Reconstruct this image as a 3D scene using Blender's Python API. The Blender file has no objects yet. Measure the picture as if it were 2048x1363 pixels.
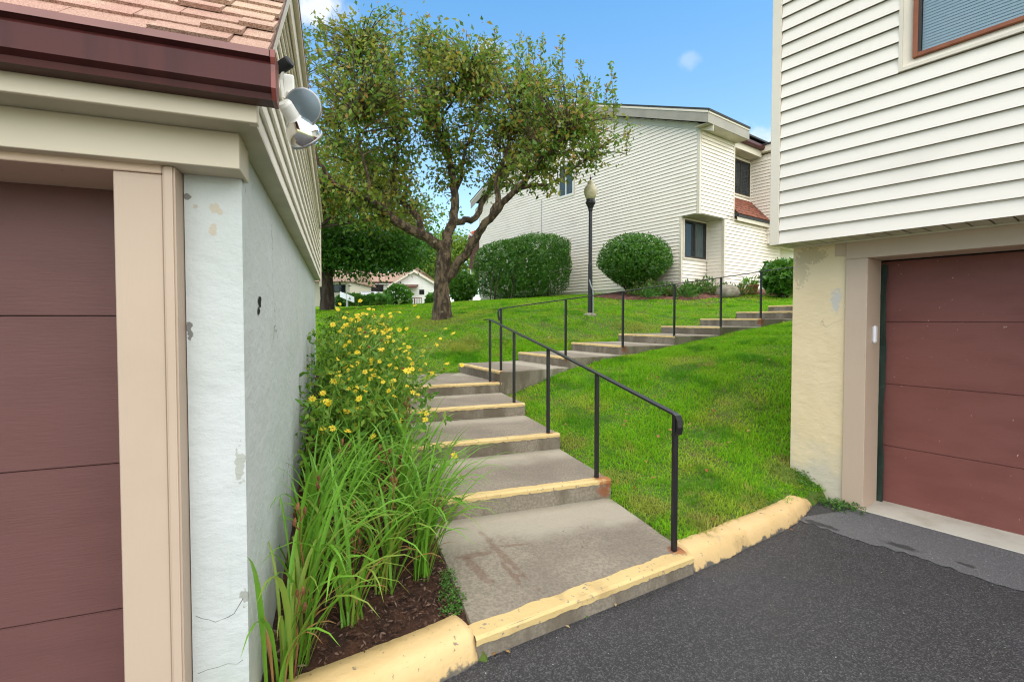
import bpy, bmesh, math, random
import numpy as np
from mathutils import Vector, Matrix

random.seed(7)
rng = np.random.default_rng(11)
S = bpy.context.scene
C = S.collection
R = math.radians

# ------------------------------------------------------------------ camera
CAMH, PITCH, FPX, PCY = 1.6, R(1.57), 950.0, 664.0
cam_d = bpy.data.cameras.new('camera')
cam = bpy.data.objects.new('camera', cam_d)
C.objects.link(cam)
cam.location = (0, 0, CAMH)
cam.rotation_euler = (R(90) - PITCH, 0, 0)
cam_d.sensor_width = 36.0
cam_d.lens = 36.0 * FPX / 2048.0
cam_d.shift_y = (PCY - 681.5) / 2048.0
cam_d.clip_start = 0.05
cam_d.clip_end = 600
S.camera = cam

# ------------------------------------------------------------------ sky
SUN_EL, SUN_AZ = 66.0, 144.0       # azimuth clockwise from +Y: high, veiled, behind the camera to the right
W = bpy.data.worlds.new('World')
S.world = W
W.use_nodes = True
wt = W.node_tree
for n in list(wt.nodes):
    wt.nodes.remove(n)
w_out = wt.nodes.new('ShaderNodeOutputWorld')
w_bg = wt.nodes.new('ShaderNodeBackground')
w_sky = wt.nodes.new('ShaderNodeTexSky')
w_sky.sky_type = 'NISHITA'
w_sky.sun_disc = False
w_sky.sun_elevation = R(SUN_EL)
w_sky.sun_rotation = R(SUN_AZ)
w_sky.altitude = 100
w_sky.air_density = 1.0
w_sky.dust_density = 0.2
w_sky.ozone_density = 0.5
w_bg.inputs['Strength'].default_value = 0.059
w_tc = wt.nodes.new('ShaderNodeTexCoord')
w_sep = wt.nodes.new('ShaderNodeSeparateXYZ')
wt.links.new(w_tc.outputs['Generated'], w_sep.inputs[0])
# small fair-weather clouds: flattened noise all over the sky
w_map = wt.nodes.new('ShaderNodeMapping')
w_map.inputs['Scale'].default_value = (1.0, 1.0, 2.0)
w_map.inputs['Location'].default_value = (0.36, 0.15, 0.0)
w_n = wt.nodes.new('ShaderNodeTexNoise')
w_n.inputs['Scale'].default_value = 3.4
w_n.inputs['Detail'].default_value = 7
w_n.inputs['Roughness'].default_value = 0.55
w_r = wt.nodes.new('ShaderNodeMapRange')
w_r.inputs['From Min'].default_value = 0.56
w_r.inputs['From Max'].default_value = 0.74
w_r.interpolation_type = 'SMOOTHSTEP'
w_mix = wt.nodes.new('ShaderNodeMix')
w_mix.data_type = 'RGBA'
wt.links.new(w_tc.outputs['Generated'], w_map.inputs['Vector'])
wt.links.new(w_map.outputs[0], w_n.inputs['Vector'])
wt.links.new(w_n.outputs['Fac'], w_r.inputs['Value'])
# three puffs seen in the photograph, broken up by finer noise
w_n2 = wt.nodes.new('ShaderNodeTexNoise')
w_n2.inputs['Scale'].default_value = 22
w_n2.inputs['Detail'].default_value = 6
wt.links.new(w_tc.outputs['Generated'], w_n2.inputs['Vector'])
w_last = w_r.outputs[0]
for (cx, cy, cr, ca) in ((640, 14, .050, .9), (1505, 292, .050, .75), (1440, 300, .03, .5), (1371, 116, .026, .24), (985, 110, .035, .5)):
    _a, _b = (cx - 1024) / FPX, (PCY - cy) / FPX
    _v = Vector((_a, math.cos(PITCH) + _b * math.sin(PITCH), -math.sin(PITCH) + _b * math.cos(PITCH))).normalized()
    w_d = wt.nodes.new('ShaderNodeVectorMath'); w_d.operation = 'DISTANCE'
    w_d.inputs[1].default_value = _v
    w_sc = wt.nodes.new('ShaderNodeVectorMath'); w_sc.operation = 'NORMALIZE'
    wt.links.new(w_tc.outputs['Generated'], w_sc.inputs[0]); wt.links.new(w_sc.outputs[0], w_d.inputs[0])
    w_ad = wt.nodes.new('ShaderNodeMath'); w_ad.operation = 'MULTIPLY_ADD'
    w_ad.inputs[1].default_value = -cr * 2.4; w_ad.inputs[2].default_value = cr * 1.2
    wt.links.new(w_n2.outputs['Fac'], w_ad.inputs[0])
    w_s = wt.nodes.new('ShaderNodeMath'); w_s.operation = 'ADD'
    wt.links.new(w_d.outputs['Value'], w_s.inputs[0]); wt.links.new(w_ad.outputs[0], w_s.inputs[1])
    w_q = wt.nodes.new('ShaderNodeMapRange'); w_q.interpolation_type = 'SMOOTHSTEP'
    w_q.inputs['From Min'].default_value = cr * .2; w_q.inputs['From Max'].default_value = cr
    w_q.inputs['To Min'].default_value = ca; w_q.inputs['To Max'].default_value = 0
    wt.links.new(w_s.outputs[0], w_q.inputs['Value'])
    w_m = wt.nodes.new('ShaderNodeMath'); w_m.operation = 'MAXIMUM'
    wt.links.new(w_last, w_m.inputs[0]); wt.links.new(w_q.outputs[0], w_m.inputs[1]); w_last = w_m.outputs[0]
wt.links.new(w_last, w_mix.inputs['Factor'])
w_tint = wt.nodes.new('ShaderNodeMix')
w_tint.data_type = 'RGBA'
w_tint.blend_type = 'MULTIPLY'
w_tint.inputs['Factor'].default_value = 1.0
w_zr = wt.nodes.new('ShaderNodeMapRange')
w_zr.inputs['From Min'].default_value = 0.22
w_zr.inputs['From Max'].default_value = 0.60
wt.links.new(w_sep.outputs['Z'], w_zr.inputs['Value'])
w_tc2 = wt.nodes.new('ShaderNodeMix')
w_tc2.data_type = 'RGBA'
w_tc2.inputs['A'].default_value = (0.98, 1.06, 1.02, 1)
w_tc2.inputs['B'].default_value = (0.55, 0.98, 1.10, 1)
wt.links.new(w_zr.outputs[0], w_tc2.inputs['Factor'])
wt.links.new(w_tc2.outputs['Result'], w_tint.inputs['B'])
wt.links.new(w_sky.outputs[0], w_tint.inputs['A'])
wt.links.new(w_tint.outputs['Result'], w_mix.inputs['A'])
w_mix.inputs['B'].default_value = (3.9, 4.0, 4.2, 1)
wt.links.new(w_mix.outputs['Result'], w_bg.inputs['Color'])
wt.links.new(w_bg.outputs[0], w_out.inputs['Surface'])

# ------------------------------------------------------------------ sun
sun_d = bpy.data.lights.new('sun', 'SUN')
sun_d.energy = 1.5
sun_d.angle = R(125)
sun_d.color = (1.0, 0.85, 0.64)
sun = bpy.data.objects.new('sun', sun_d)
C.objects.link(sun)
sdir = Vector((math.sin(R(SUN_AZ)) * math.cos(R(SUN_EL)), math.cos(R(SUN_AZ)) * math.cos(R(SUN_EL)), math.sin(R(SUN_EL))))
sun.rotation_euler = sdir.to_track_quat('Z', 'Y').to_euler()
sun.location = sdir * 60

S.view_settings.view_transform = 'Standard'
S.view_settings.look = 'None'
S.view_settings.gamma = 1.0
S.view_settings.use_curve_mapping = False
S.view_settings.exposure = 2.22
S.render.engine = 'CYCLES'
S.cycles.use_denoising = True
S.cycles.max_bounces = 8
S.cycles.filter_width = 1.15
S.cycles.transparent_max_bounces = 8

# ------------------------------------------------------------------ geometry helpers
_ct, _st = math.cos(PITCH), math.sin(PITCH)
def at(px, py, Y):
    """the place at distance Y in front of the camera that the photograph shows at (px, py)"""
    a, b = (px - 1024.0) / FPX, (PCY - py) / FPX
    t = Y / (_ct + b * _st)
    return np.array([a * t, Y, CAMH + (-_st + b * _ct) * t])

def V3(*a): return np.array(a, float)

OFF = {}
d2 = np.array([-0.334, 0.943]); e2 = np.array([0.943, 0.334])      # up the lower steps, along their nosings
def props(o, label=None, cat=None, group=None, kind=None):
    if label: o['label'] = label
    if cat: o['category'] = cat
    if group: o['group'] = group
    if kind: o['kind'] = kind
    return o

def thing(name, loc, label, cat, group=None):
    o = bpy.data.objects.new(name, None)
    o.empty_display_size = 0.2
    C.objects.link(o)
    o.location = tuple(loc)
    OFF[o.name] = np.array(loc, float)
    return props(o, label, cat, group)

def link(name, me, parent=None, loc=None):
    o = bpy.data.objects.new(name, me)
    C.objects.link(o)
    off = np.zeros(3)
    if parent is not None:
        o.parent = parent
        off = OFF.get(parent.name, np.zeros(3)).copy()
    if loc is not None:
        o.location = tuple(np.array(loc, float) - off) if parent is not None else tuple(loc)
        off = np.array(loc, float)
    OFF[o.name] = off
    return o

def np_mesh(name, V, F, mats, smooth=False, fmat=None, uv=None):
    """V (n,3) and F (m,k) of one k"""
    me = bpy.data.meshes.new(name)
    V = np.ascontiguousarray(V, dtype=np.float32)
    F = np.ascontiguousarray(F, dtype=np.int32)
    m, k = F.shape
    me.vertices.add(len(V)); me.vertices.foreach_set('co', V.ravel())
    me.loops.add(m * k); me.loops.foreach_set('vertex_index', F.ravel())
    me.polygons.add(m)
    me.polygons.foreach_set('loop_start', np.arange(0, m * k, k, dtype=np.int32))
    me.polygons.foreach_set('loop_total', np.full(m, k, dtype=np.int32))
    for mt in (mats if isinstance(mats, (list, tuple)) else [mats]):
        me.materials.append(mt)
    if fmat is not None:
        me.polygons.foreach_set('material_index', np.ascontiguousarray(fmat, dtype=np.int32))
    if smooth:
        me.polygons.foreach_set('use_smooth', np.ones(m, dtype=bool))
    if uv is not None:
        l = me.uv_layers.new(name='UVMap')
        l.data.foreach_set('uv', np.ascontiguousarray(uv[F.ravel()], dtype=np.float32).ravel())
    me.update(calc_edges=True)
    return me

class MB:
    def __init__(self):
        self.V, self.F, self.M, self.UV = [], [], [], []
    def add(self, verts, faces, m=0, uv=None):
        b = len(self.V)
        self.V += [tuple(map(float, v)) for v in verts]
        self.UV += list(uv) if uv is not None else [(0, 0)] * len(verts)
        for f in faces:
            self.F.append(tuple(b + i for i in f)); self.M.append(m)
        return self
    def box(self, o, a, b, c, m=0):
        o, a, b, c = (np.array(x, float) for x in (o, a, b, c))
        if np.dot(np.cross(a, b), c) < 0: a, b = b, a
        v = [o, o + a, o + a + b, o + b, o + c, o + a + c, o + a + b + c, o + b + c]
        return self.add(v, [(0, 3, 2, 1), (4, 5, 6, 7), (0, 1, 5, 4), (1, 2, 6, 5), (2, 3, 7, 6), (3, 0, 4, 7)], m)
    def loft(self, rings, m=0, cap=True, closed=True, uvs=None):
        n = len(rings[0]); vs = []; uv = []
        for i, r in enumerate(rings):
            vs += list(r)
            uv += list(uvs[i]) if uvs is not None else [(0, 0)] * n
        fs = []
        for i in range(len(rings) - 1):
            for j in range(n if closed else n - 1):
                k = (j + 1) % n
                fs.append((i * n + j, i * n + k, (i + 1) * n + k, (i + 1) * n + j))
        if cap and closed:
            fs.append(tuple(reversed(range(n)))); fs.append(tuple(range((len(rings) - 1) * n, len(rings) * n)))
        return self.add(vs, fs, m, uv)
    def prism(self, poly, vec, m=0):
        poly = [np.array(p, float) for p in poly]; vec = np.array(vec, float)
        nrm = np.zeros(3)
        for i in range(len(poly)):
            nrm += np.cross(poly[i] - poly[0], poly[(i + 1) % len(poly)] - poly[0])
        if np.dot(nrm, vec) < 0: poly = poly[::-1]
        return self.loft([poly, [p + vec for p in poly]], m)
    def tube(self, pts, rad, n=8, m=0, cap=True, flat=1.0):
        pts = [np.array(p, float) for p in pts]
        if not hasattr(rad, '__len__'): rad = [rad] * len(pts)
        rings = []; up = None
        for i, p in enumerate(pts):
            t = pts[min(i + 1, len(pts) - 1)] - pts[max(i - 1, 0)]
            t = t / (np.linalg.norm(t) + 1e-9)
            if up is None:
                h = np.array([0, 0, 1.0]) if abs(t[2]) < 0.9 else np.array([1.0, 0, 0])
                up = np.cross(t, h)
            up = up - t * np.dot(up, t); up /= np.linalg.norm(up) + 1e-9
            w = np.cross(t, up)
            rings.append([p + rad[i] * (math.cos(2 * math.pi * k / n) * up + flat * math.sin(2 * math.pi * k / n) * w) for k in range(n)])
        return self.loft(rings, m, cap)
    def lathe(self, o, prof, n=16, m=0, axis=None):
        o = np.array(o, float)
        ax = np.array([0, 0, 1.0]) if axis is None else np.array(axis, float) / np.linalg.norm(axis)
        h = np.array([1.0, 0, 0]) if abs(ax[0]) < 0.9 else np.array([0, 1.0, 0])
        u = np.cross(h, ax); u /= np.linalg.norm(u); w = np.cross(ax, u)
        return self.loft([[o + ax * z + max(r, 1e-4) * (math.cos(2 * math.pi * k / n) * u + math.sin(2 * math.pi * k / n) * w) for k in range(n)] for r, z in prof], m)
    def mesh(self, name, mats, off=(0, 0, 0), bevel=0, seg=1, smooth=False, uv=False):
        me = bpy.data.meshes.new(name)
        o = np.array(off, float)
        me.from_pydata([tuple(np.array(v) - o) for v in self.V], [], self.F)
        for mt in (mats if isinstance(mats, (list, tuple)) else [mats]): me.materials.append(mt)
        me.polygons.foreach_set('material_index', self.M)
        if uv:
            l = me.uv_layers.new(name='UVMap')
            for i, lp in enumerate(me.loops): l.data[i].uv = self.UV[lp.vertex_index]
        if bevel:
            bm = bmesh.new(); bm.from_mesh(me)
            bmesh.ops.recalc_face_normals(bm, faces=bm.faces)
            es = [e for e in bm.edges if len(e.link_faces) == 2 and e.calc_face_angle(0) > 0.5]
            bmesh.ops.bevel(bm, geom=es, offset=bevel, segments=seg, affect='EDGES', clamp_overlap=True)
            bm.to_mesh(me); bm.free()
        if smooth:
            me.polygons.foreach_set('use_smooth', [True] * len(me.polygons))
        me.update()
        return me
    def build(self, name, mats, parent=None, **k):
        off = OFF.get(parent.name, np.zeros(3)) if parent is not None else np.zeros(3)
        return link(name, self.mesh(name, mats, off, **k), parent)

def solo(name, mb, mats, label, cat, group=None, base=None, **k):
    """a thing that is one mesh, its origin at its base"""
    if base is None:
        a = np.array(mb.V); base = np.array([a[:, 0].mean(), a[:, 1].mean(), a[:, 2].min()])
    o = link(name, mb.mesh(name, mats, base, **k), None, base)
    return props(o, label, cat, group)

# ------------------------------------------------------------------ materials
def new_mat(name):
    m = bpy.data.materials.new(name); m.use_nodes = True
    return m, m.node_tree, m.node_tree.nodes['Principled BSDF']

def col4(c): return (c[0], c[1], c[2], 1)

def add_noise(nt, scale, detail=4, stretch=(1, 1, 1), rough=0.55, coord='Object', dist=0):
    tc = nt.nodes.new('ShaderNodeTexCoord'); mp = nt.nodes.new('ShaderNodeMapping')
    mp.inputs['Scale'].default_value = stretch
    n = nt.nodes.new('ShaderNodeTexNoise')
    n.inputs['Scale'].default_value = scale; n.inputs['Detail'].default_value = detail
    n.inputs['Roughness'].default_value = rough; n.inputs['Distortion'].default_value = dist
    nt.links.new(tc.outputs[coord], mp.inputs['Vector']); nt.links.new(mp.outputs[0], n.inputs['Vector'])
    return n.outputs['Fac']

def ramp(nt, fac, lo, hi, a=0.0, b=1.0):
    r = nt.nodes.new('ShaderNodeMapRange'); r.interpolation_type = 'SMOOTHSTEP'
    r.inputs['From Min'].default_value = lo; r.inputs['From Max'].default_value = hi
    r.inputs['To Min'].default_value = a; r.inputs['To Max'].default_value = b
    nt.links.new(fac, r.inputs['Value'])
    return r.outputs[0]

def mixc(nt, fac, a, b):
    m = nt.nodes.new('ShaderNodeMix'); m.data_type = 'RGBA'
    for s, v in (('A', a), ('B', b)):
        if isinstance(v, (tuple, list)): m.inputs[s].default_value = col4(v)
        else: nt.links.new(v, m.inputs[s])
    if isinstance(fac, (int, float)): m.inputs['Factor'].default_value = fac
    else: nt.links.new(fac, m.inputs['Factor'])
    return m.outputs['Result']

def math_n(nt, op, a, b=None):
    m = nt.nodes.new('ShaderNodeMath'); m.operation = op
    for i, v in enumerate((a, b)):
        if v is None: continue
        if isinstance(v, (int, float)): m.inputs[i].default_value = v
        else: nt.links.new(v, m.inputs[i])
    return m.outputs[0]

def blob(nt, centre, radius, noise=None, amt=0.5, stretch=(1, 1, 1), turn=0.0):
    """soft spot of a stain round a place of the thing (object coordinates)"""
    tc = nt.nodes.new('ShaderNodeTexCoord')
    mp = nt.nodes.new('ShaderNodeMapping'); mp.vector_type = 'POINT'
    mp.inputs['Location'].default_value = tuple(-c for c in centre)
    nt.links.new(tc.outputs['Object'], mp.inputs['Vector'])
    m2 = nt.nodes.new('ShaderNodeMapping'); m2.inputs['Rotation'].default_value = (0, 0, -turn)
    nt.links.new(mp.outputs[0], m2.inputs['Vector'])
    mp = nt.nodes.new('ShaderNodeMapping'); mp.inputs['Scale'].default_value = stretch
    nt.links.new(m2.outputs[0], mp.inputs['Vector'])
    l = nt.nodes.new('ShaderNodeVectorMath'); l.operation = 'LENGTH'
    nt.links.new(mp.outputs[0], l.inputs[0])
    d = l.outputs['Value']
    if noise is not None:
        d = math_n(nt, 'ADD', d, math_n(nt, 'MULTIPLY', math_n(nt, 'SUBTRACT', noise, 0.5), radius * amt * 2))
    return ramp(nt, d, radius * 0.45, radius, 1, 0)

def M(name, col, rough=0.6, layers=(), bump=(), spec=0.35, metal=0.0):
    """layers: (colour, scale, detail, lo, hi, stretch); bump: (scale, detail, height, stretch)"""
    m, nt, p = new_mat(name)
    c = tuple(col)
    for (c2, sc, de, lo, hi, stt) in layers:
        f = ramp(nt, add_noise(nt, sc, de, stt), lo, hi)
        c = mixc(nt, f, c, c2)
    if isinstance(c, tuple): p.inputs['Base Color'].default_value = col4(c)
    else: nt.links.new(c, p.inputs['Base Color'])
    p.inputs['Roughness'].default_value = rough
    p.inputs['Specular IOR Level'].default_value = spec
    p.inputs['Metallic'].default_value = metal
    prev = None
    for (sc, de, h, stt) in bump:
        b = nt.nodes.new('ShaderNodeBump'); b.inputs['Strength'].default_value = 1.0
        b.inputs['Distance'].default_value = h
        nt.links.new(add_noise(nt, sc, de, stt), b.inputs['Height'])
        if prev is not None: nt.links.new(prev, b.inputs['Normal'])
        prev = b.outputs[0]
    if prev is not None: nt.links.new(prev, p.inputs['Normal'])
    return m

def leafM(name, cols, trans=0.35, rough=0.5, patch=None, spec=0.3, spots=()):
    """every leaf takes its own colour out of cols"""
    m, nt, p = new_mat(name)
    g = nt.nodes.new('ShaderNodeNewGeometry')
    cr = nt.nodes.new('ShaderNodeValToRGB')
    el = cr.color_ramp.elements
    while len(el) > 1: el.remove(el[-1])
    for i, c in enumerate(cols):
        e = el[0] if i == 0 else el.new(i / (len(cols) - 1))
        e.position = i / max(1, len(cols) - 1); e.color = col4(c)
    nt.links.new(g.outputs['Random Per Island'], cr.inputs[0])
    c = cr.outputs[0]
    if patch:
        for (c2, sc, lo, hi, amt) in patch:
            f = math_n(nt, 'MULTIPLY', ramp(nt, add_noise(nt, sc, 3), lo, hi), amt)
            c = mixc(nt, f, c, c2)
    if spots:
        ns_ = add_noise(nt, 7, 5)
        for ct, rd in spots:
            c = mixc(nt, math_n(nt, 'MULTIPLY', blob(nt, ct, rd, ns_, 0.9), 0.5), c, (0.46, 0.36, 0.11))
    nt.links.new(c, p.inputs['Base Color'])
    p.inputs['Roughness'].default_value = rough
    p.inputs['Specular IOR Level'].default_value = spec
    t = nt.nodes.new('ShaderNodeBsdfTranslucent')
    nt.links.new(c, t.inputs['Color'])
    mx = nt.nodes.new('ShaderNodeMixShader'); mx.inputs[0].default_value = trans
    nt.links.new(p.outputs[0], mx.inputs[1]); nt.links.new(t.outputs[0], mx.inputs[2])
    nt.links.new(mx.outputs[0], nt.nodes['Material Output'].inputs['Surface'])
    return m

U1 = (1, 1, 1)
MAT = {}
MAT['siding'] = M('vinyl_siding', (0.84, 0.77, 0.67), 0.5, [((0.76, 0.69, 0.59), 1.3, 5, 0.45, 0.8, (1, 1, 2.5))], [(60, 2, 0.0006, (0.2, 0.2, 1))])
MAT['siding_cool'] = M('pale_vinyl_siding', (0.75, 0.695, 0.61), 0.45, [((0.69, 0.635, 0.55), 1.1, 5, 0.45, 0.8, (1, 1, 2.5))], [(50, 2, 0.0006, (0.2, 0.2, 1))])
MAT['trim'] = M('cream_trim_paint', (0.66, 0.60, 0.49), 0.5, [((0.58, 0.53, 0.44), 2.5, 5, 0.45, 0.8, U1)], [(18, 3, 0.0008, (1, 1, 0.2))])
MAT['beige'] = M('beige_trim_paint', (0.50, 0.385, 0.295), 0.5, [((0.45, 0.345, 0.26), 1.5, 6, 0.42, 0.8, U1), ((0.16, 0.12, 0.09), 26, 2, 0.80, 0.83, U1)], [(14, 4, 0.0012, (3, 3, 0.25))])
MAT['pinktrim'] = M('peeling_pink_beige_paint', (0.70, 0.52, 0.40), 0.55, [((0.55, 0.38, 0.28), 3, 6, 0.5, 0.75, U1), ((0.22, 0.07, 0.035), 30, 3, 0.70, 0.76, (0.5, 0.5, 1))], [(20, 4, 0.0015, (0.4, 0.4, 1))])
MAT['beam'] = M('pale_olive_aluminium_wrap', (0.60, 0.525, 0.40), 0.4, [((0.55, 0.475, 0.355), 1.6, 4, 0.4, 0.7, U1), ((0.78, 0.78, 0.7), 22, 2, 0.76, 0.8, (0.6, 0.6, 1))], [(4, 3, 0.002, (1, 1, 2))])
MAT['soffit'] = M('soffit_paint', (0.50, 0.47, 0.36), 0.5, [((0.42, 0.39, 0.29), 3, 4, 0.4, 0.7, U1)])
MAT['door'] = M('brown_garage_door_steel', (0.145, 0.066, 0.061), 0.45, [((0.132, 0.060, 0.055), 2.2, 5, 0.4, 0.7, (1, 1, 3))], [(9, 4, 0.0007, (1.6, 1.6, 18))], spec=0.25)
MAT['door_right'] = M('weathered_brown_garage_door_steel', (0.205, 0.076, 0.064), 0.45, [((0.18, 0.064, 0.054), 2.0, 5, 0.4, 0.7, (1, 1, 3)), ((0.50, 0.32, 0.27), 55, 2, 0.735, 0.77, (1, 1, 0.7))], [(9, 4, 0.0007, (1.6, 1.6, 18))], spec=0.25)
MAT['gutter'] = M('dark_maroon_gutter', (0.075, 0.020, 0.019), 0.42, [((0.055, 0.015, 0.015), 18, 3, 0.4, 0.7, (1, 1, 0.1)), ((0.30, 0.20, 0.18), 40, 2, 0.80, 0.82, U1)], spec=0.22)
MAT['gutter_red'] = M('reddish_gutter_cap', (0.24, 0.06, 0.045), 0.35, [((0.15, 0.04, 0.03), 25, 3, 0.4, 0.7, U1)], spec=0.5)
MAT['drip'] = M('mauve_drip_edge', (0.24, 0.10, 0.09), 0.4, [((0.20, 0.085, 0.075), 6, 3, 0.4, 0.7, U1)], spec=0.5)
MAT['black'] = M('black_paint', (0.012, 0.011, 0.014), 0.38, [((0.025, 0.018, 0.02), 20, 4, 0.5, 0.8, U1)], [(60, 2, 0.0004, U1)], spec=0.5)
MAT['rubber'] = M('black_rubber', (0.012, 0.013, 0.014), 0.6)
MAT['seal'] = M('dark_green_door_seal', (0.018, 0.034, 0.026), 0.45, [((0.03, 0.055, 0.04), 5, 3, 0.4, 0.7, (6, 6, 0.4))])
MAT['white'] = M('white_plastic', (0.8, 0.8, 0.84), 0.35)
MAT['socket'] = M('white_enamel', (0.78, 0.77, 0.72), 0.3)
MAT['chrome'] = M('mirror_reflector', (0.78, 0.77, 0.73), 0.10, metal=1.0)
MAT['crackgrey'] = M('crack_grey', (0.10, 0.095, 0.085), 0.9)  # grey-brown of the cracks in the pier
MAT['dark'] = M('dark_hollow', (0.008, 0.008, 0.008), 0.9)
MAT['brownframe'] = M('rust_brown_window_frame', (0.26, 0.085, 0.035), 0.4, [((0.20, 0.06, 0.025), 8, 4, 0.4, 0.7, U1)])
MAT['darkframe'] = M('dark_bronze_window_frame', (0.035, 0.026, 0.018), 0.4)
MAT['bark'] = M('grey_brown_bark', (0.15, 0.105, 0.062), 0.9, [((0.045, 0.03, 0.018), 11, 6, 0.40, 0.58, (1, 1, 0.4)), ((0.24, 0.20, 0.12), 7, 5, 0.58, 0.72, U1)], [(22, 6, 0.05, (1, 1, 0.45)), (70, 4, .02, U1)])
MAT['darkbark'] = M('dark_bark', (0.07, 0.05, 0.035), 0.9, [((0.03, 0.022, 0.016), 9, 5, 0.4, 0.6, (1, 1, 0.3))], [(18, 5, 0.02, (1, 1, 0.3))])
MAT['terracotta'] = M('terracotta', (0.42, 0.17, 0.09), 0.7, [((0.34, 0.13, 0.07), 8, 3, 0.4, 0.7, U1)])
MAT['deckwood'] = M('dark_stained_wood', (0.12, 0.05, 0.03), 0.6, [((0.08, 0.032, 0.02), 6, 5, 0.4, 0.7, (4, 4, 0.4))])
MAT['whitewall'] = M('white_house_siding', (0.78, 0.77, 0.72), 0.6, [((0.72, 0.71, 0.66), 1.5, 3, 0.4, 0.7, U1)])
MAT['tan_siding'] = M('tan_siding', (0.58, 0.54, 0.42), 0.6)
MAT['farroof'] = M('brown_shingle_roof', (0.36, 0.24, 0.18), 0.85, [((0.28, 0.18, 0.135), 1.6, 5, 0.4, 0.65, (1, 1, 4))])
MAT['redroof'] = M('red_brown_shingle', (0.22, 0.07, 0.042), 0.85, [((0.11, 0.05, 0.03), 5, 3, 0.5, 0.6, (1, 1, 3)), ((0.33, 0.12, 0.07), 7, 3, 0.55, 0.65, (1, 1, 3))])
MAT['roofdark'] = M('dark_shingle_edge', (0.035, 0.036, 0.036), 0.8)
MAT['rock'] = M('grey_fieldstone', (0.30, 0.27, 0.21), 0.85, [((0.2, 0.18, 0.13), 6, 4, 0.4, 0.65, U1)], [(9, 4, 0.02, U1)])
MAT['galv'] = M('grey_conduit', (0.35, 0.35, 0.36), 0.4, metal=0.6)
MAT['lampglobe'] = M('frosted_amber_globe', (0.58, 0.53, 0.36), 0.25, [((0.50, 0.44, 0.27), 6, 2, 0.4, 0.6, U1)], spec=0.5)
MAT['greyfascia'] = M('grey_beige_fascia', (0.31, 0.285, 0.235), 0.55, [((0.27, 0.25, 0.205), 2, 4, 0.4, 0.7, U1)])

def mk_glass(name, tint=(0.02, 0.03, 0.035), rough=0.04, through=0.45):
    m, nt, p = new_mat(name)
    p.inputs['Base Color'].default_value = col4(tint); p.inputs['Roughness'].default_value = rough
    p.inputs['Specular IOR Level'].default_value = 0.7
    tr = nt.nodes.new('ShaderNodeBsdfTransparent'); tr.inputs[0].default_value = (0.75, 0.85, 0.9, 1)
    mx = nt.nodes.new('ShaderNodeMixShader'); mx.inputs[0].default_value = through
    nt.links.new(p.outputs[0], mx.inputs[1]); nt.links.new(tr.outputs[0], mx.inputs[2])
    nt.links.new(mx.outputs[0], nt.nodes['Material Output'].inputs['Surface'])
    return m
MAT['glass'] = mk_glass('window_glass')
MAT['bulb'] = mk_glass('bulb_lens', (0.05, 0.05, 0.045), 0.05, 0.88)
MAT['clear'] = mk_glass('clear_window_glass', (0.02, 0.03, 0.035), 0.03, 0.72)
MAT['blind'] = M('pale_blind_slat', (0.72, 0.76, 0.78), 0.5)
MAT['curtain'] = M('pale_curtain', (0.42, 0.44, 0.38), 0.8, [((0.25, 0.27, 0.22), 14, 2, 0.4, 0.6, (3, 3, 0.2))])

# roof shingles: granules and a tone of their own for each tab
def mk_shingle():
    m, nt, p = new_mat('pink_tan_asphalt_shingle')
    oi = nt.nodes.new('ShaderNodeObjectInfo')
    c = mixc(nt, oi.outputs['Random'], (0.44, 0.25, 0.195), (0.42, 0.28, 0.205))
    c = mixc(nt, ramp(nt, add_noise(nt, 4, 3), 0.4, 0.7), c, (0.54, 0.40, 0.28))
    c = mixc(nt, math_n(nt, 'MULTIPLY', ramp(nt, add_noise(nt, 260, 2), 0.42, 0.62), 0.7), c, (0.20, 0.08, 0.06))
    nt.links.new(c, p.inputs['Base Color']); p.inputs['Roughness'].default_value = 0.9
    b = nt.nodes.new('ShaderNodeBump'); b.inputs['Distance'].default_value = 0.003
    nt.links.new(add_noise(nt, 260, 2), b.inputs['Height']); nt.links.new(b.outputs[0], p.inputs['Normal'])
    return m
MAT['shingle'] = mk_shingle()

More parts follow.
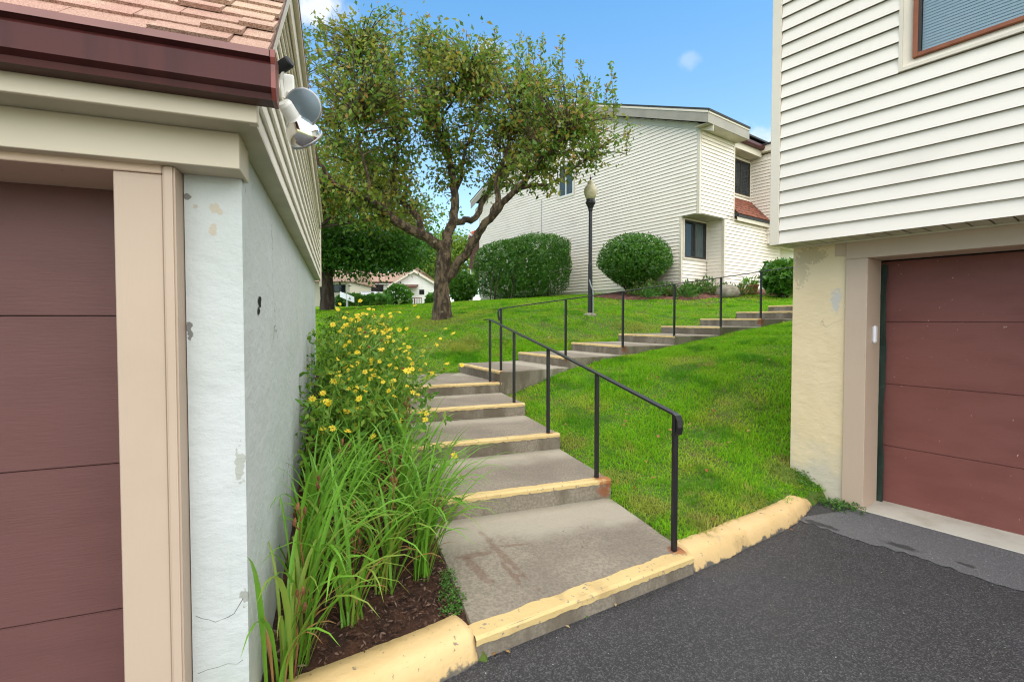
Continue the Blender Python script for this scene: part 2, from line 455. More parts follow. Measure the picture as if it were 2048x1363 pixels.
# stucco of the left garage: trowelled white paint with chips, cracks and damp near the foot
def mk_stucco(name, base, alt, chip, scalechip, lo, zfoot, foot, spots=()):
    m, nt, p = new_mat(name)
    c = mixc(nt, ramp(nt, add_noise(nt, 1.6, 5), 0.35, 0.7), base, alt)
    c = mixc(nt, math_n(nt, 'MULTIPLY', ramp(nt, add_noise(nt, 7, 6, (4, 4, 0.35)), 0.6, 0.8), 0.35), c, foot)
    c = mixc(nt, ramp(nt, add_noise(nt, scalechip, 5, (1, 1, 0.8), 0.6), lo, lo + 0.012), c, chip)
    nch = add_noise(nt, 38, 4)
    for (ct, rd, cc, stt) in spots:
        bl = math_n(nt, 'MULTIPLY', ramp(nt, blob(nt, ct, rd, nch, 1.0, stt), .25, .6), .85)
        c = mixc(nt, bl, c, cc)
    tc = nt.nodes.new('ShaderNodeTexCoord'); sp = nt.nodes.new('ShaderNodeSeparateXYZ')
    nt.links.new(tc.outputs['Object'], sp.inputs[0])
    n2 = add_noise(nt, 5, 5)
    h = math_n(nt, 'ADD', sp.outputs['Z'], math_n(nt, 'MULTIPLY', math_n(nt, 'SUBTRACT', n2, 0.5), 0.9))
    c = mixc(nt, ramp(nt, h, zfoot - 0.2, zfoot + 0.25, 0.75, 0.0), c, foot)
    vo = nt.nodes.new('ShaderNodeTexVoronoi'); vo.feature = 'DISTANCE_TO_EDGE'; vo.inputs['Scale'].default_value = 1.5
    mp = nt.nodes.new('ShaderNodeMapping'); nt.links.new(tc.outputs['Object'], mp.inputs[0])
    ad = nt.nodes.new('ShaderNodeVectorMath'); ad.operation = 'ADD'
    nz = nt.nodes.new('ShaderNodeTexNoise'); nz.inputs['Scale'].default_value = 3; nz.inputs['Detail'].default_value = 6
    nt.links.new(tc.outputs['Object'], nz.inputs['Vector'])
    nt.links.new(mp.outputs[0], ad.inputs[0]); nt.links.new(nz.outputs['Color'], ad.inputs[1]); nt.links.new(ad.outputs[0], vo.inputs['Vector'])
    crk = math_n(nt, 'MULTIPLY', ramp(nt, vo.outputs['Distance'], 0.003, 0.008, 1, 0), ramp(nt, add_noise(nt, 1.1, 2), 0.56, 0.62))
    c = mixc(nt, crk, c, (0.10, 0.10, 0.09))
    nt.links.new(c, p.inputs['Base Color']); p.inputs['Roughness'].default_value = 0.75
    b = nt.nodes.new('ShaderNodeBump'); b.inputs['Distance'].default_value = 0.006
    nt.links.new(add_noise(nt, 13, 7, (1, 1, 1.6), 0.62), b.inputs['Height'])
    b2 = nt.nodes.new('ShaderNodeBump'); b2.inputs['Distance'].default_value = 0.02
    nt.links.new(add_noise(nt, 2.5, 3), b2.inputs['Height']); nt.links.new(b.outputs[0], b2.inputs['Normal'])
    nt.links.new(b2.outputs[0], p.inputs['Normal'])
    return m
_ra = R(37.0); _rb0 = (math.cos(_ra) * 8 + math.sin(_ra) * 1.5, math.sin(_ra) * 8 - math.cos(_ra) * 1.5)
def _onp(px, py, D):
    a, b = (px - 1024.0) / FPX, (PCY - py) / FPX
    v = np.array([a, _ct + b * _st, -_st + b * _ct]); t = D / (v[0] * math.cos(_ra) + v[1] * math.sin(_ra))
    return v * t + np.array([0, 0, CAMH])
MAT['stucco'] = mk_stucco('white_painted_stucco', (0.55, 0.575, 0.575), (0.505, 0.54, 0.52), (0.45, 0.41, 0.34), 5.5, 0.79, 0.22, (0.42, 0.46, 0.40),
    spots=(((3.271, -1.905, 1.980), .020, (0.50, 0.44, 0.34), U1), ((3.290, -1.90, 1.968), .014, (0.50, 0.44, 0.34), U1), ((3.272, -1.905, 1.912), .017, (0.50, 0.44, 0.34), U1), ((3.268, -1.905, 1.895), .014, (0.50, 0.44, 0.34), U1),
           ((3.222, -1.923, 1.979), .010, (0.45, 0.40, 0.32), U1), ((3.200, -1.93, 1.56), .016, (0.12, 0.11, 0.10), (1, 1, .35)), ((3.20, -1.93, 2.01), .014, (0.14, 0.13, 0.12), U1),  # dark spots beside the mould strip paint in the shade of its gap
           ((3.334, -1.882, 1.09), .022, (0.36, 0.37, 0.32), (1, 1, .28)), ((3.345, -1.88, .62), .02, (0.30, 0.30, 0.26), (1, 1, .5))))
MAT['stucco_cream'] = mk_stucco('cream_painted_stucco', (0.72, 0.59, 0.38), (0.70, 0.56, 0.35), (0.50, 0.47, 0.42), 4.0, 0.70, 0.36, (0.50, 0.47, 0.40),
    spots=[((q[0] - _rb0[0], q[1] - _rb0[1], q[2]), rd, cc, stt) for q, rd, cc, stt in ((_onp(1622, 512, 4.72), .16, (0.50, 0.41, 0.26), (1, 1, 1.8)), (_onp(1600, 540, 4.72), .09, (0.54, 0.44, 0.28), (1, 1, .5)), (_onp(1672, 600, 4.72), .05, (0.52, 0.50, 0.47), (1, 1, .4)), (_onp(1605, 960, 4.72), .12, (0.42, 0.40, 0.36), (1, 1, 1.5)))])

# asphalt: dark binder and pale stones
def mk_asphalt(name, base, stone, amt, patch, spots=()):
    m, nt, p = new_mat(name)
    tc = nt.nodes.new('ShaderNodeTexCoord')
    vo = nt.nodes.new('ShaderNodeTexVoronoi'); vo.inputs['Scale'].default_value = 170
    nt.links.new(tc.outputs['Object'], vo.inputs['Vector'])
    sp = nt.nodes.new('ShaderNodeSeparateColor'); nt.links.new(vo.outputs['Color'], sp.inputs[0])
    st = math_n(nt, 'MULTIPLY', ramp(nt, sp.outputs[0], 0.55, 1.0), amt)
    c = mixc(nt, ramp(nt, add_noise(nt, 1.1, 6), 0.35, 0.7), base, patch)
    c = mixc(nt, st, c, stone)
    c = mixc(nt, ramp(nt, add_noise(nt, 70, 1), 0.745, 0.775), c, (0.45, 0.44, 0.43))
    ns_ = add_noise(nt, 12, 5)
    for (ct, rd, stt, tn) in spots:
        c = mixc(nt, math_n(nt, 'MULTIPLY', blob(nt, ct, rd, ns_, 0.9, stt, tn), 0.8), c, (0.03, 0.03, 0.031))
    nt.links.new(c, p.inputs['Base Color'])
    nt.links.new(ramp(nt, add_noise(nt, 2.2, 5), 0.3, 0.7, 0.55, 0.8), p.inputs['Roughness'])
    p.inputs['Specular IOR Level'].default_value = 0.4
    b = nt.nodes.new('ShaderNodeBump'); b.inputs['Distance'].default_value = 0.006
    nt.links.new(vo.outputs['Distance'], b.inputs['Height'])
    b2 = nt.nodes.new('ShaderNodeBump'); b2.inputs['Distance'].default_value = 0.004
    nt.links.new(add_noise(nt, 120, 3), b2.inputs['Height']); nt.links.new(b.outputs[0], b2.inputs['Normal'])
    nt.links.new(b2.outputs[0], p.inputs['Normal'])
    return m
MAT['asphalt'] = mk_asphalt('dark_asphalt', (0.034, 0.033, 0.035), (0.14, 0.137, 0.14), 0.75, (0.047, 0.046, 0.050))
MAT['apron'] = mk_asphalt('grey_worn_asphalt', (0.135, 0.135, 0.14), (0.24, 0.24, 0.245), 0.6, (0.115, 0.115, 0.12), (((2.40, 3.66, 0), .05, (.35, 1, 1), 2.2), ((2.74, 3.30, 0), .05, (.3, 1, 1), 2.2), ((2.95, 3.05, 0), .03, (.5, 1, 1), 2.2)))
MAT['sill'] = M('pale_concrete_sill', (0.52, 0.50, 0.43), 0.8, [((0.42, 0.39, 0.32), 4, 5, 0.4, 0.7, U1)], [(40, 4, 0.002, U1)])
MAT['mulch'] = M('dark_bark_mulch', (0.075, 0.032, 0.018), 0.95, [((0.035, 0.016, 0.010), 9, 6, 0.4, 0.6, U1), ((0.16, 0.085, 0.055), 45, 4, 0.6, 0.68, U1)], [(40, 5, 0.02, U1), (9, 4, 0.03, U1)])
MAT['soil'] = M('lawn_soil', (0.09, 0.15, 0.018), 0.95, [((0.10, 0.075, 0.035), 2.2, 5, 0.45, 0.65, U1), ((0.06, 0.12, 0.014), 6, 4, 0.45, 0.6, U1)], [(30, 4, 0.02, U1)])

# concrete treads: uv = (metres along the nosing, metres back from it)
def _loc(spots, base): return [(tuple(float(a - b) for a, b in zip(c, base)), r) for c, r in spots]
_s0 = (d2[0] * 3.4 + e2[0] * 1.3, d2[1] * 3.4 + e2[1] * 1.3, 0.0); _s1 = (3.2, 9.0, 1.0)
RUST = _loc([((0.79, 3.96, 0.25), 0.11), ((0.76, 3.94, 0.17), 0.09), ((1.07, 3.03, 0.11), 0.08), ((0.39, 4.90, 0.42), 0.05), ((0.04, 5.87, 0.57), 0.05), ((-0.28, 6.74, 0.71), 0.09)], _s0) \
     + _loc([((-0.15, 6.80, 0.86), 0.07), ((1.85, 7.77, 1.12), 0.11), ((0.83, 7.31, 0.98), 0.05), ((4.72, 8.98, 1.55), 0.10)], _s1)
def mk_concrete():
    m, nt, p = new_mat('weathered_concrete')
    n1 = add_noise(nt, 2.0, 6); n2 = add_noise(nt, 60, 4); n3 = add_noise(nt, 14, 5)
    c = mixc(nt, ramp(nt, n1, 0.35, 0.7), (0.30, 0.255, 0.195), (0.215, 0.18, 0.14))
    c = mixc(nt, ramp(nt, n2, 0.35, 0.65), c, mixc(nt, 0.55, c, (0.13, 0.11, 0.085)))
    uv = nt.nodes.new('ShaderNodeUVMap'); uv.uv_map = 'UVMap'
    su = nt.nodes.new('ShaderNodeSeparateXYZ'); nt.links.new(uv.outputs[0], su.inputs[0])
    # paler band at the back of each tread, under the next riser
    back = math_n(nt, 'ADD', su.outputs['Y'], math_n(nt, 'MULTIPLY', math_n(nt, 'SUBTRACT', n1, 0.5), 0.7))
    c = mixc(nt, ramp(nt, back, 0.60, 0.92, 0, 0.7), c, (0.42, 0.38, 0.30))
    # damp and moss streaks on the risers and the slab sides
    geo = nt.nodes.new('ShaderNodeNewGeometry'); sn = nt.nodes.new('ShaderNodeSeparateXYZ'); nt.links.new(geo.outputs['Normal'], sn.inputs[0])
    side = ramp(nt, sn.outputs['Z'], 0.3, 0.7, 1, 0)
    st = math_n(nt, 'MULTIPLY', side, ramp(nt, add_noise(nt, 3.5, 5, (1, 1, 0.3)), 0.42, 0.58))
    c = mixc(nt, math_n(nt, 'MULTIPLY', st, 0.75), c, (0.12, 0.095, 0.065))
    for (ct, rd) in RUST:
        c = mixc(nt, math_n(nt, 'MULTIPLY', blob(nt, ct, rd, n3, 0.9), 0.75), c, (0.24, 0.065, 0.016))
    # three rust runs and a smear on the front slab
    for (xa, ya), (xb, yb), wd in (((950, 1052), (1060, 1165), .035), ((1000, 1092), (1062, 1086), .022), ((905, 1118), (985, 1102), .045), ((930, 1112), (985, 1168), .05), ((1000, 1120), (1040, 1165), .03)):
        pa, pb2 = (np.array([(x - 1024.0) / FPX, _ct + (PCY - y) / FPX * _st]) * ((0.11 - CAMH) / (-_st + (PCY - y) / FPX * _ct)) for x, y in ((xa, ya), (xb, yb)))
        L_s = float(np.linalg.norm(pb2 - pa)); mid_s = (pa + pb2) / 2
        ct = _loc([((mid_s[0], mid_s[1], 0.11), 0)], _s0)[0][0]
        c = mixc(nt, math_n(nt, 'MULTIPLY', blob(nt, ct, wd, n3, 0.9, (wd / (L_s * .62), 1, 1), math.atan2(pb2[1] - pa[1], pb2[0] - pa[0])), 0.4), c, (0.12, 0.04, 0.018))
    # hairline cracks
    tc = nt.nodes.new('ShaderNodeTexCoord')
    nz = nt.nodes.new('ShaderNodeTexNoise'); nz.inputs['Scale'].default_value = 4; nz.inputs['Detail'].default_value = 6
    ad = nt.nodes.new('ShaderNodeVectorMath'); ad.operation = 'ADD'
    nt.links.new(tc.outputs['Object'], nz.inputs['Vector']); nt.links.new(tc.outputs['Object'], ad.inputs[0]); nt.links.new(nz.outputs['Color'], ad.inputs[1])
    vo = nt.nodes.new('ShaderNodeTexVoronoi'); vo.feature = 'DISTANCE_TO_EDGE'; vo.inputs['Scale'].default_value = 0.9
    nt.links.new(ad.outputs[0], vo.inputs['Vector'])
    crk = math_n(nt, 'MULTIPLY', ramp(nt, vo.outputs['Distance'], 0.001, 0.004, 1, 0), ramp(nt, add_noise(nt, 0.9, 2), 0.52, 0.6))
    c = mixc(nt, math_n(nt, 'MULTIPLY', crk, 0.6), c, (0.07, 0.06, 0.05))
    nt.links.new(c, p.inputs['Base Color']); p.inputs['Roughness'].default_value = 0.85
    b = nt.nodes.new('ShaderNodeBump'); b.inputs['Distance'].default_value = 0.004
    nt.links.new(add_noise(nt, 130, 3), b.inputs['Height'])
    b2 = nt.nodes.new('ShaderNodeBump'); b2.inputs['Distance'].default_value = 0.008
    nt.links.new(n3, b2.inputs['Height']); nt.links.new(b.outputs[0], b2.inputs['Normal'])
    nt.links.new(b2.outputs[0], p.inputs['Normal'])
    return m
MAT['concrete'] = mk_concrete()

def mk_yellow(name, base, alt, wear, lo, rust=(), foot=False):
    m, nt, p = new_mat(name)
    n3 = add_noise(nt, 14, 5)
    c = mixc(nt, ramp(nt, add_noise(nt, 3, 5), 0.35, 0.7), base, alt)
    c = mixc(nt, ramp(nt, add_noise(nt, 30, 6, (1, 1, 1), 0.65), lo, lo + 0.05), c, wear)
    c = mixc(nt, math_n(nt, 'MULTIPLY', ramp(nt, add_noise(nt, 5, 6), 0.56, 0.72), 0.5), c, (0.36, 0.25, 0.11))
    for (ct, rd) in rust:
        c = mixc(nt, math_n(nt, 'MULTIPLY', blob(nt, ct, rd, n3, 0.9), 0.85), c, (0.30, 0.08, 0.016))
    if foot:
        g_ = nt.nodes.new('ShaderNodeNewGeometry'); sz = nt.nodes.new('ShaderNodeSeparateXYZ'); nt.links.new(g_.outputs['Position'], sz.inputs[0])
        hh = math_n(nt, 'ADD', sz.outputs['Z'], math_n(nt, 'MULTIPLY', math_n(nt, 'SUBTRACT', add_noise(nt, 9, 6), 0.5), 0.16))
        c = mixc(nt, ramp(nt, hh, 0.005, 0.022, 1, 0), c, (0.13, 0.115, 0.095))
        c = mixc(nt, math_n(nt, 'MULTIPLY', ramp(nt, add_noise(nt, 3.2, 6, (1, 1, 1), 0.7), 0.56, 0.66), 0.6), c, (0.40, 0.30, 0.16))
        c = mixc(nt, math_n(nt, 'MULTIPLY', ramp(nt, add_noise(nt, 16, 5, (1, 1, .25), 0.7), 0.66, 0.72), 0.8), c, (0.10, 0.085, 0.065))
    nt.links.new(c, p.inputs['Base Color']); p.inputs['Roughness'].default_value = 0.7
    b = nt.nodes.new('ShaderNodeBump'); b.inputs['Distance'].default_value = 0.004
    nt.links.new(add_noise(nt, 45, 5), b.inputs['Height']); nt.links.new(b.outputs[0], p.inputs['Normal'])
    return m
MAT['nosing'] = mk_yellow('yellow_nosing_paint', (0.64, 0.47, 0.21), (0.58, 0.42, 0.18), (0.26, 0.22, 0.16), 0.60, RUST)
MAT['kerbpaint'] = mk_yellow('yellow_kerb_paint', (0.66, 0.46, 0.22), (0.60, 0.41, 0.18), (0.24, 0.19, 0.125), 0.62, (), True)

# foliage
MAT['grass'] = leafM('grass_blades', [(0.13, 0.42, 0.010), (0.22, 0.52, 0.014), (0.32, 0.60, 0.020), (0.17, 0.47, 0.012), (0.42, 0.54, 0.04)], 0.5, 0.6,
                     [((0.44, 0.52, 0.06), 0.9, 0.48, 0.68, 0.75), ((0.06, 0.28, 0.010), 1.9, 0.50, 0.66, 0.7), ((0.50, 0.36, 0.14), 2.8, 0.63, 0.73, 0.6)], spots=[((1.08, 3.75, .1), .30), ((.95, 4.25, .2), .22), ((1.45, 3.35, .1), .25), ((2.0, 3.72, .1), .25), ((2.52, 4.35, .2), .28), ((.62, 5.0, .3), .25), ((.0, 6.4, .5), .35), ((-1.7, 11.4, 1.5), .9), ((2.6, 10.4, 1.5), .7), ((-1.0, 9.3, 1.1), .6)], spec=0.12)
MAT['crab'] = leafM('crabapple_leaf', [(0.05, 0.12, 0.02), (0.11, 0.20, 0.025), (0.21, 0.32, 0.045), (0.06, 0.15, 0.02), (0.28, 0.32, 0.05), (0.34, 0.31, 0.05), (0.09, 0.19, 0.025), (0.16, 0.28, 0.035), (0.40, 0.19, 0.05)], 0.45, 0.32,
                    [((0.30, 0.25, 0.03), 0.6, 0.5, 0.68, 0.5), ((0.06, 0.15, 0.02), 0.5, 0.54, 0.7, 0.5)])
MAT['fruit'] = M('crabapple_fruit', (0.40, 0.05, 0.02), 0.3)
MAT['darkleaf'] = leafM('dark_maple_leaf', [(0.03, 0.11, 0.015), (0.06, 0.18, 0.02), (0.10, 0.25, 0.025), (0.04, 0.14, 0.018)], 0.4, 0.5, [((0.13, 0.20, 0.03), 0.35, 0.55, 0.7, 0.7)])
MAT['yellowleaf'] = leafM('yellowing_leaf', [(0.14, 0.20, 0.025), (0.22, 0.24, 0.03), (0.30, 0.24, 0.03), (0.10, 0.18, 0.025)], 0.4, 0.5, [((0.05, 0.13, 0.02), 0.4, 0.5, 0.7, 0.7)])
MAT['limeleaf'] = leafM('lime_green_leaf', [(0.16, 0.28, 0.03), (0.22, 0.33, 0.035), (0.10, 0.22, 0.025), (0.28, 0.33, 0.04)], 0.4, 0.5, [((0.06, 0.17, 0.02), 0.3, 0.5, 0.7, 0.6)])
MAT['hedge'] = leafM('clipped_hedge_leaf', [(0.03, 0.11, 0.014), (0.06, 0.19, 0.018), (0.11, 0.28, 0.024), (0.04, 0.14, 0.016), (0.17, 0.34, 0.035)], 0.2, 0.32, [((0.10, 0.16, 0.025), 2.0, 0.58, 0.72, 0.6)], spec=0.5)
MAT['lily'] = leafM('daylily_leaf', [(0.04, 0.15, 0.014), (0.09, 0.27, 0.02), (0.15, 0.36, 0.03), (0.22, 0.44, 0.05), (0.06, 0.20, 0.018)], 0.35, 0.34)
MAT['lilypale'] = leafM('pale_daylily_leaf', [(0.22, 0.36, 0.05), (0.28, 0.38, 0.06), (0.17, 0.33, 0.04)], 0.4, 0.4)
MAT['lilydry'] = leafM('dry_daylily_leaf', [(0.40, 0.16, 0.05), (0.45, 0.26, 0.09), (0.30, 0.10, 0.03)], 0.25, 0.6)
MAT['stalk'] = M('dry_brown_stalk', (0.14, 0.05, 0.022), 0.7, [((0.24, 0.10, 0.04), 18, 3, 0.45, 0.6, (1, 1, 0.3))])
MAT['sunleaf'] = leafM('sunflower_leaf', [(0.07, 0.20, 0.02), (0.12, 0.28, 0.03), (0.19, 0.34, 0.035), (0.26, 0.36, 0.05)], 0.38, 0.5)
MAT['sunleaf2'] = leafM('pale_sunflower_leaf', [(0.15, 0.30, 0.035), (0.20, 0.34, 0.04)], 0.42, 0.5)
MAT['sunstem'] = M('green_stem', (0.17, 0.30, 0.045), 0.6)
MAT['petal'] = leafM('yellow_petal', [(0.82, 0.62, 0.025), (0.86, 0.70, 0.05), (0.80, 0.56, 0.02)], 0.3, 0.5)
MAT['disc'] = M('orange_flower_disc', (0.62, 0.30, 0.02), 0.8, [((0.45, 0.18, 0.015), 120, 2, 0.4, 0.6, U1)])
MAT['seed'] = M('red_brown_seedhead', (0.20, 0.045, 0.025), 0.8)
MAT['bedleaf'] = leafM('bed_plant_leaf', [(0.07, 0.16, 0.02), (0.12, 0.20, 0.04), (0.18, 0.22, 0.06), (0.10, 0.15, 0.03)], 0.3, 0.5)
MAT['redflower'] = M('orange_red_petal', (0.75, 0.10, 0.02), 0.5)
MAT['whiteflower'] = M('white_petal', (0.8, 0.8, 0.76), 0.5)
MAT['chip'] = leafM('wood_chip', [(0.10, 0.05, 0.032), (0.06, 0.028, 0.018), (0.20, 0.13, 0.10), (0.09, 0.036, 0.02), (0.045, 0.02, 0.014), (0.08, 0.04, 0.025)], 0.0, 0.8)
MAT['fallen'] = leafM('fallen_leaf', [(0.36, 0.13, 0.03), (0.45, 0.28, 0.10), (0.28, 0.05, 0.02), (0.40, 0.22, 0.07), (0.52, 0.40, 0.22)], 0.2, 0.6)
MAT['weed'] = leafM('low_weed_leaf', [(0.05, 0.16, 0.025), (0.08, 0.22, 0.03), (0.12, 0.25, 0.04)], 0.3, 0.5)

# ------------------------------------------------------------------ layout frames
# stairs: d runs up the lower flight, e along its nosings
def sp(u, v, z): return V3(d2[0] * u + e2[0] * v, d2[1] * u + e2[1] * v, z)
# left garage
LA = R(20.25)
ld = V3(-math.sin(LA), math.cos(LA), 0); le = V3(math.cos(LA), math.sin(LA), 0)
def lp(u, v, z): return ld * u + le * v + V3(0, 0, z)
# right garage: n away from the camera, g along the front to the left
RA = R(37.0)
rn = V3(math.cos(RA), math.sin(RA), 0); rg = V3(-math.sin(RA), math.cos(RA), 0)
def rp(D, s, z): return rn * D + rg * s + V3(0, 0, z)
# background condo: w along the gable to the left, q along its right side
HA = R(36.0)
hw = V3(-math.sin(HA), math.cos(HA), 0); hq = V3(math.cos(HA), math.sin(HA), 0)
H0 = V3(5.75, 14.7, 0)
def hp(t, q, z): return H0 + hw * t + hq * q + V3(0, 0, z)
Z3 = V3(0, 0, 1)

UR = [2.45, 3.43, 4.42, 5.42, 6.34]                 # risers of the lower flight
ZR = [0.11, 0.265, 0.42, 0.565, 0.71]
VL, VR = 0.572, 2.09
UL = [(-0.89, 7.93), (0.11, 8.50), (1.125, 9.0), (2.12, 9.45), (3.10, 9.88), (4.08, 10.30), (5.05, 10.72), (6.0, 11.13), (7.0, 11.57), (8.0, 12.0)]
UU = [(-0.17, 6.66), (0.85, 7.30), (1.83, 7.80), (2.80, 8.17), (3.75, 8.57), (4.70, 8.96), (5.65, 9.36), (6.6, 9.76), (7.6, 10.2), (8.6, 10.63)]
ZU = [0.86 + 0.15 * k for k in range(10)]

# ------------------------------------------------------------------ terrain heights (thin plate through surveyed spots)
G = [(1.14, 3.0, .09), (1.7, 3.5, .10), (2.2, 3.85, .10), (2.55, 4.02, .07), (2.95, 4.0, -.01), (2.64, 4.38, .21), (2.45, 4.8, .33)]
for u, z in ((2.5, .09), (3.43, .11), (3.9, .18), (4.42, .255), (4.9, .33), (5.42, .41), (5.9, .47), (6.3, .50)): G.append((*sp(u, VR + .02, 0)[:2], z))
for k, z in enumerate((.50, .80, .98, 1.13, 1.28, 1.43, 1.58, 1.73)): G.append((UU[k][0] + .03, UU[k][1] - .05, z))
for k, z in enumerate((.74, .88, 1.03, 1.18, 1.33, 1.48, 1.63, 1.78, 1.92)): G.append((UL[k][0] - .03, UL[k][1] + .06, z))
for u, z in ((1.9, .06), (2.6, .08), (3.43, .10), (4.42, .23), (5.42, .38), (6.34, .53), (7.5, .68)):
    G.append((*sp(u, .5, 0)[:2], z)); G.append((*sp(u, -.3, 0)[:2], z + .02))
G += [(-1.95, 7.5, .70), (-3.5, 9.5, 1.02), (-3.2, 8.3, .85), (-1.76, 11.9, 1.60), (1.9, 11.5, 1.70), (0.2, 10.0, 1.33), (-1.6, 9.6, 1.15),
      (6.9, 15.2, 2.45), (5.0, 15.3, 2.45), (3.2, 17.6, 2.52), (1.87, 18.5, 2.5), (-1.83, 22, 2.41), (-1.5, 25, 2.5), (0, 14.6, 2.06),
      (5.34, 13.5, 2.06), (3.2, 13.9, 2.1), (8.3, 14, 2.27), (10, 17, 2.6), (-7.5, 30, 2.35), (-3.3, 25, 2.42), (-14, 55, 3.05), (-5, 40, 2.7),
      (-6, 18, 1.95), (-10, 25, 2.15), (15, 30, 3.2), (20, 15, 2.8), (0, 80, 3.6), (-40, 80, 3.8), (40, 80, 4), (-30, 20, 1.9), (60, 10, 3), (-60, 10, 1.8),
      (3.6, 5.7, .88), (4.8, 7.1, 1.32), (6.2, 8.6, 1.7), (9, 9, 1.9), (0, 150, 4), (-110, 150, 4), (110, 150, 4), (150, 0, 3), (-150, 0, 2)]
G = np.array(G)
def _phi(r2): return 0.5 * r2 * np.log(r2 + 1e-9)
_gx = G[:, :2]; _n = len(G)
_r2 = ((_gx[:, None] - _gx[None]) ** 2).sum(-1)
_A = np.zeros((_n + 3, _n + 3)); _A[:_n, :_n] = _phi(_r2) + np.eye(_n) * 0.012
_A[:_n, _n] = 1; _A[:_n, _n + 1:] = _gx; _A[_n, :_n] = 1; _A[_n + 1:, :_n] = _gx.T
_b = np.zeros(_n + 3); _b[:_n] = G[:, 2]
_w = np.linalg.solve(_A, _b)
def zg(X, Y):
    X = np.asarray(X, float); Y = np.asarray(Y, float); P = np.stack([X.ravel(), Y.ravel()], 1)
    out = np.empty(len(P))
    for i in range(0, len(P), 60000):
        q = P[i:i + 60000]
        r2 = ((q[:, None] - _gx[None]) ** 2).sum(-1)
        out[i:i + 60000] = _phi(r2) @ _w[:_n] + _w[_n] + q @ _w[_n + 1:]
    return np.clip(out, -0.5, 6).reshape(X.shape)
def zg1(x, y): return float(zg(np.array([x]), np.array([y]))[0])

KX = [-30, -4.9, -1.42, -1.15, -1.0, -0.17, 1.14, 1.7, 2.2, 2.63, 2.86, 3.35, 8.5]
KY = [-8, 0.66, 1.93, 1.60, 1.70, 2.19, 2.96, 3.40, 3.76, 4.10, 4.12, 4.35, -2.5]
def in_poly(X, Y, poly):
    ins = np.zeros(np.shape(X), bool); n = len(poly)
    for i in range(n):
        x1, y1 = poly[i]; x2, y2 = poly[(i + 1) % n]
        c = ((y1 > Y) != (y2 > Y)) & (X < (x2 - x1) * (Y - y1) / (y2 - y1 + 1e-12) + x1)
        ins ^= c
    return ins
def shrink(poly, k):
    p = np.array(poly, float); c = p.mean(0)
    dd = p - c; l = np.linalg.norm(dd, axis=1, keepdims=True)
    return [tuple(x) for x in c + dd * (1 - k / l)]
lower_poly = [tuple(sp(2.2, VL, 0)[:2]), tuple(sp(2.45, VR, 0)[:2]), tuple(sp(6.34, VR, 0)[:2]), tuple(sp(6.34, VL, 0)[:2])]
landing_poly = [tuple(sp(6.34, VL, 0)[:2]), tuple(sp(6.34, VR, 0)[:2]), UU[0], UL[0], (-1.98, 7.45)]
upper_poly = UU + UL[::-1]
left_poly = [tuple(lp(u, v, 0)[:2]) for u, v in ((1.8, -0.30), (7.95, -0.30), (7.95, -6), (1.8, -6))]
right_poly = [tuple(rp(D, s, 0)[:2]) for D, s in ((4.72, 1.94), (4.72, -6), (14, -6), (14, 1.94))]
house_poly = [tuple(hp(t, q, 0)[:2]) for t, q in ((0, 0), (12.6, 0), (12.6, 9), (0, 9))]
bed_poly = [tuple(sp(1.7, -0.4, 0)[:2]), tuple(sp(1.9, 0.56, 0)[:2]), tuple(sp(7.7, 0.56, 0)[:2]), tuple(sp(7.7, -0.45, 0)[:2])]
house_bed = [(2.55, 15.6), (3.2, 14.3), (4.4, 14.1), (5.4, 13.9), (6.6, 14.25), (7.4, 14.7), (8.3, 13.9), (9.6, 14.6), (10.6, 16.8), (7.2, 16.3), (5.4, 15.9), (4.4, 16.6)]
def asphalt_side(X, Y): return Y < np.interp(X, KX, KY)

def axis_vals(segs):
    out = []
    for a, b, st in segs: out += list(np.arange(a, b - 1e-6, st))
    return np.array(out + [segs[-1][1]])
gx = axis_vals([(-150, -30, 10), (-30, -10, 1.5), (-10, -4, .5), (-4, 7, .11), (7, 14, .5), (14, 40, 2), (40, 150, 10)])
gy = axis_vals([(-20, 1, 3), (1, 12, .11), (12, 26, .4), (26, 60, 2), (60, 150, 10)])
GX, GY = np.meshgrid(gx, gy)
GZ = zg(GX, GY)
GZ = np.where(asphalt_side(GX, GY), -0.15, GZ)
for poly, kk in ((lower_poly, .12), (landing_poly, .12), (upper_poly, .12)):
    GZ = np.where(in_poly(GX, GY, shrink(poly, kk)), GZ - 0.30, GZ)
GZ = np.where(in_poly(GX, GY, bed_poly), GZ - 0.06, GZ)
nx, ny = len(gx), len(gy)
idx = np.arange(nx * ny).reshape(ny, nx)
F = np.stack([idx[:-1, :-1], idx[:-1, 1:], idx[1:, 1:], idx[1:, :-1]], -1).reshape(-1, 4)
lawn = link('lawn', np_mesh('lawn', np.stack([GX, GY, GZ], -1).reshape(-1, 3), F, MAT['soil'], smooth=True))
props(lawn, kind='structure')

# driveway and worn apron strip
drv = MB()
px_ = list(KX[1:-1]); py_ = list(KY[1:-1])
poly = [(-14, -10, 0), (14, -10, 0), (14, 9, 0), tuple(rp(5.4, -6, 0)), tuple(rp(5.4, 1.5, 0)), tuple(rp(4.9, 1.55, 0))] + [(x, y + .06, 0) for x, y in zip(px_[:-2][::-1], py_[:-2][::-1])] + [(-6, 3, 0), (-14, 0, 0)]
drv.add(poly, [tuple(range(len(poly)))])
props(drv.build('driveway', MAT['asphalt']), kind='structure')
ap = MB()
n = 190
ptsA = [rp(4.70, 1.42 - 6.4 * i / n, .004) for i in range(n + 1)]
ptsB = [rp(4.06 + .012 * math.sin(i * 1.9) + .016 * random.uniform(-1, 1) + .018 * math.sin(i * .35), 1.66 - 6.7 * i / n, .004) for i in range(n + 1)]
ap.add(ptsA + ptsB, [(i, n + 1 + i, n + 2 + i, i + 1) for i in range(n)])
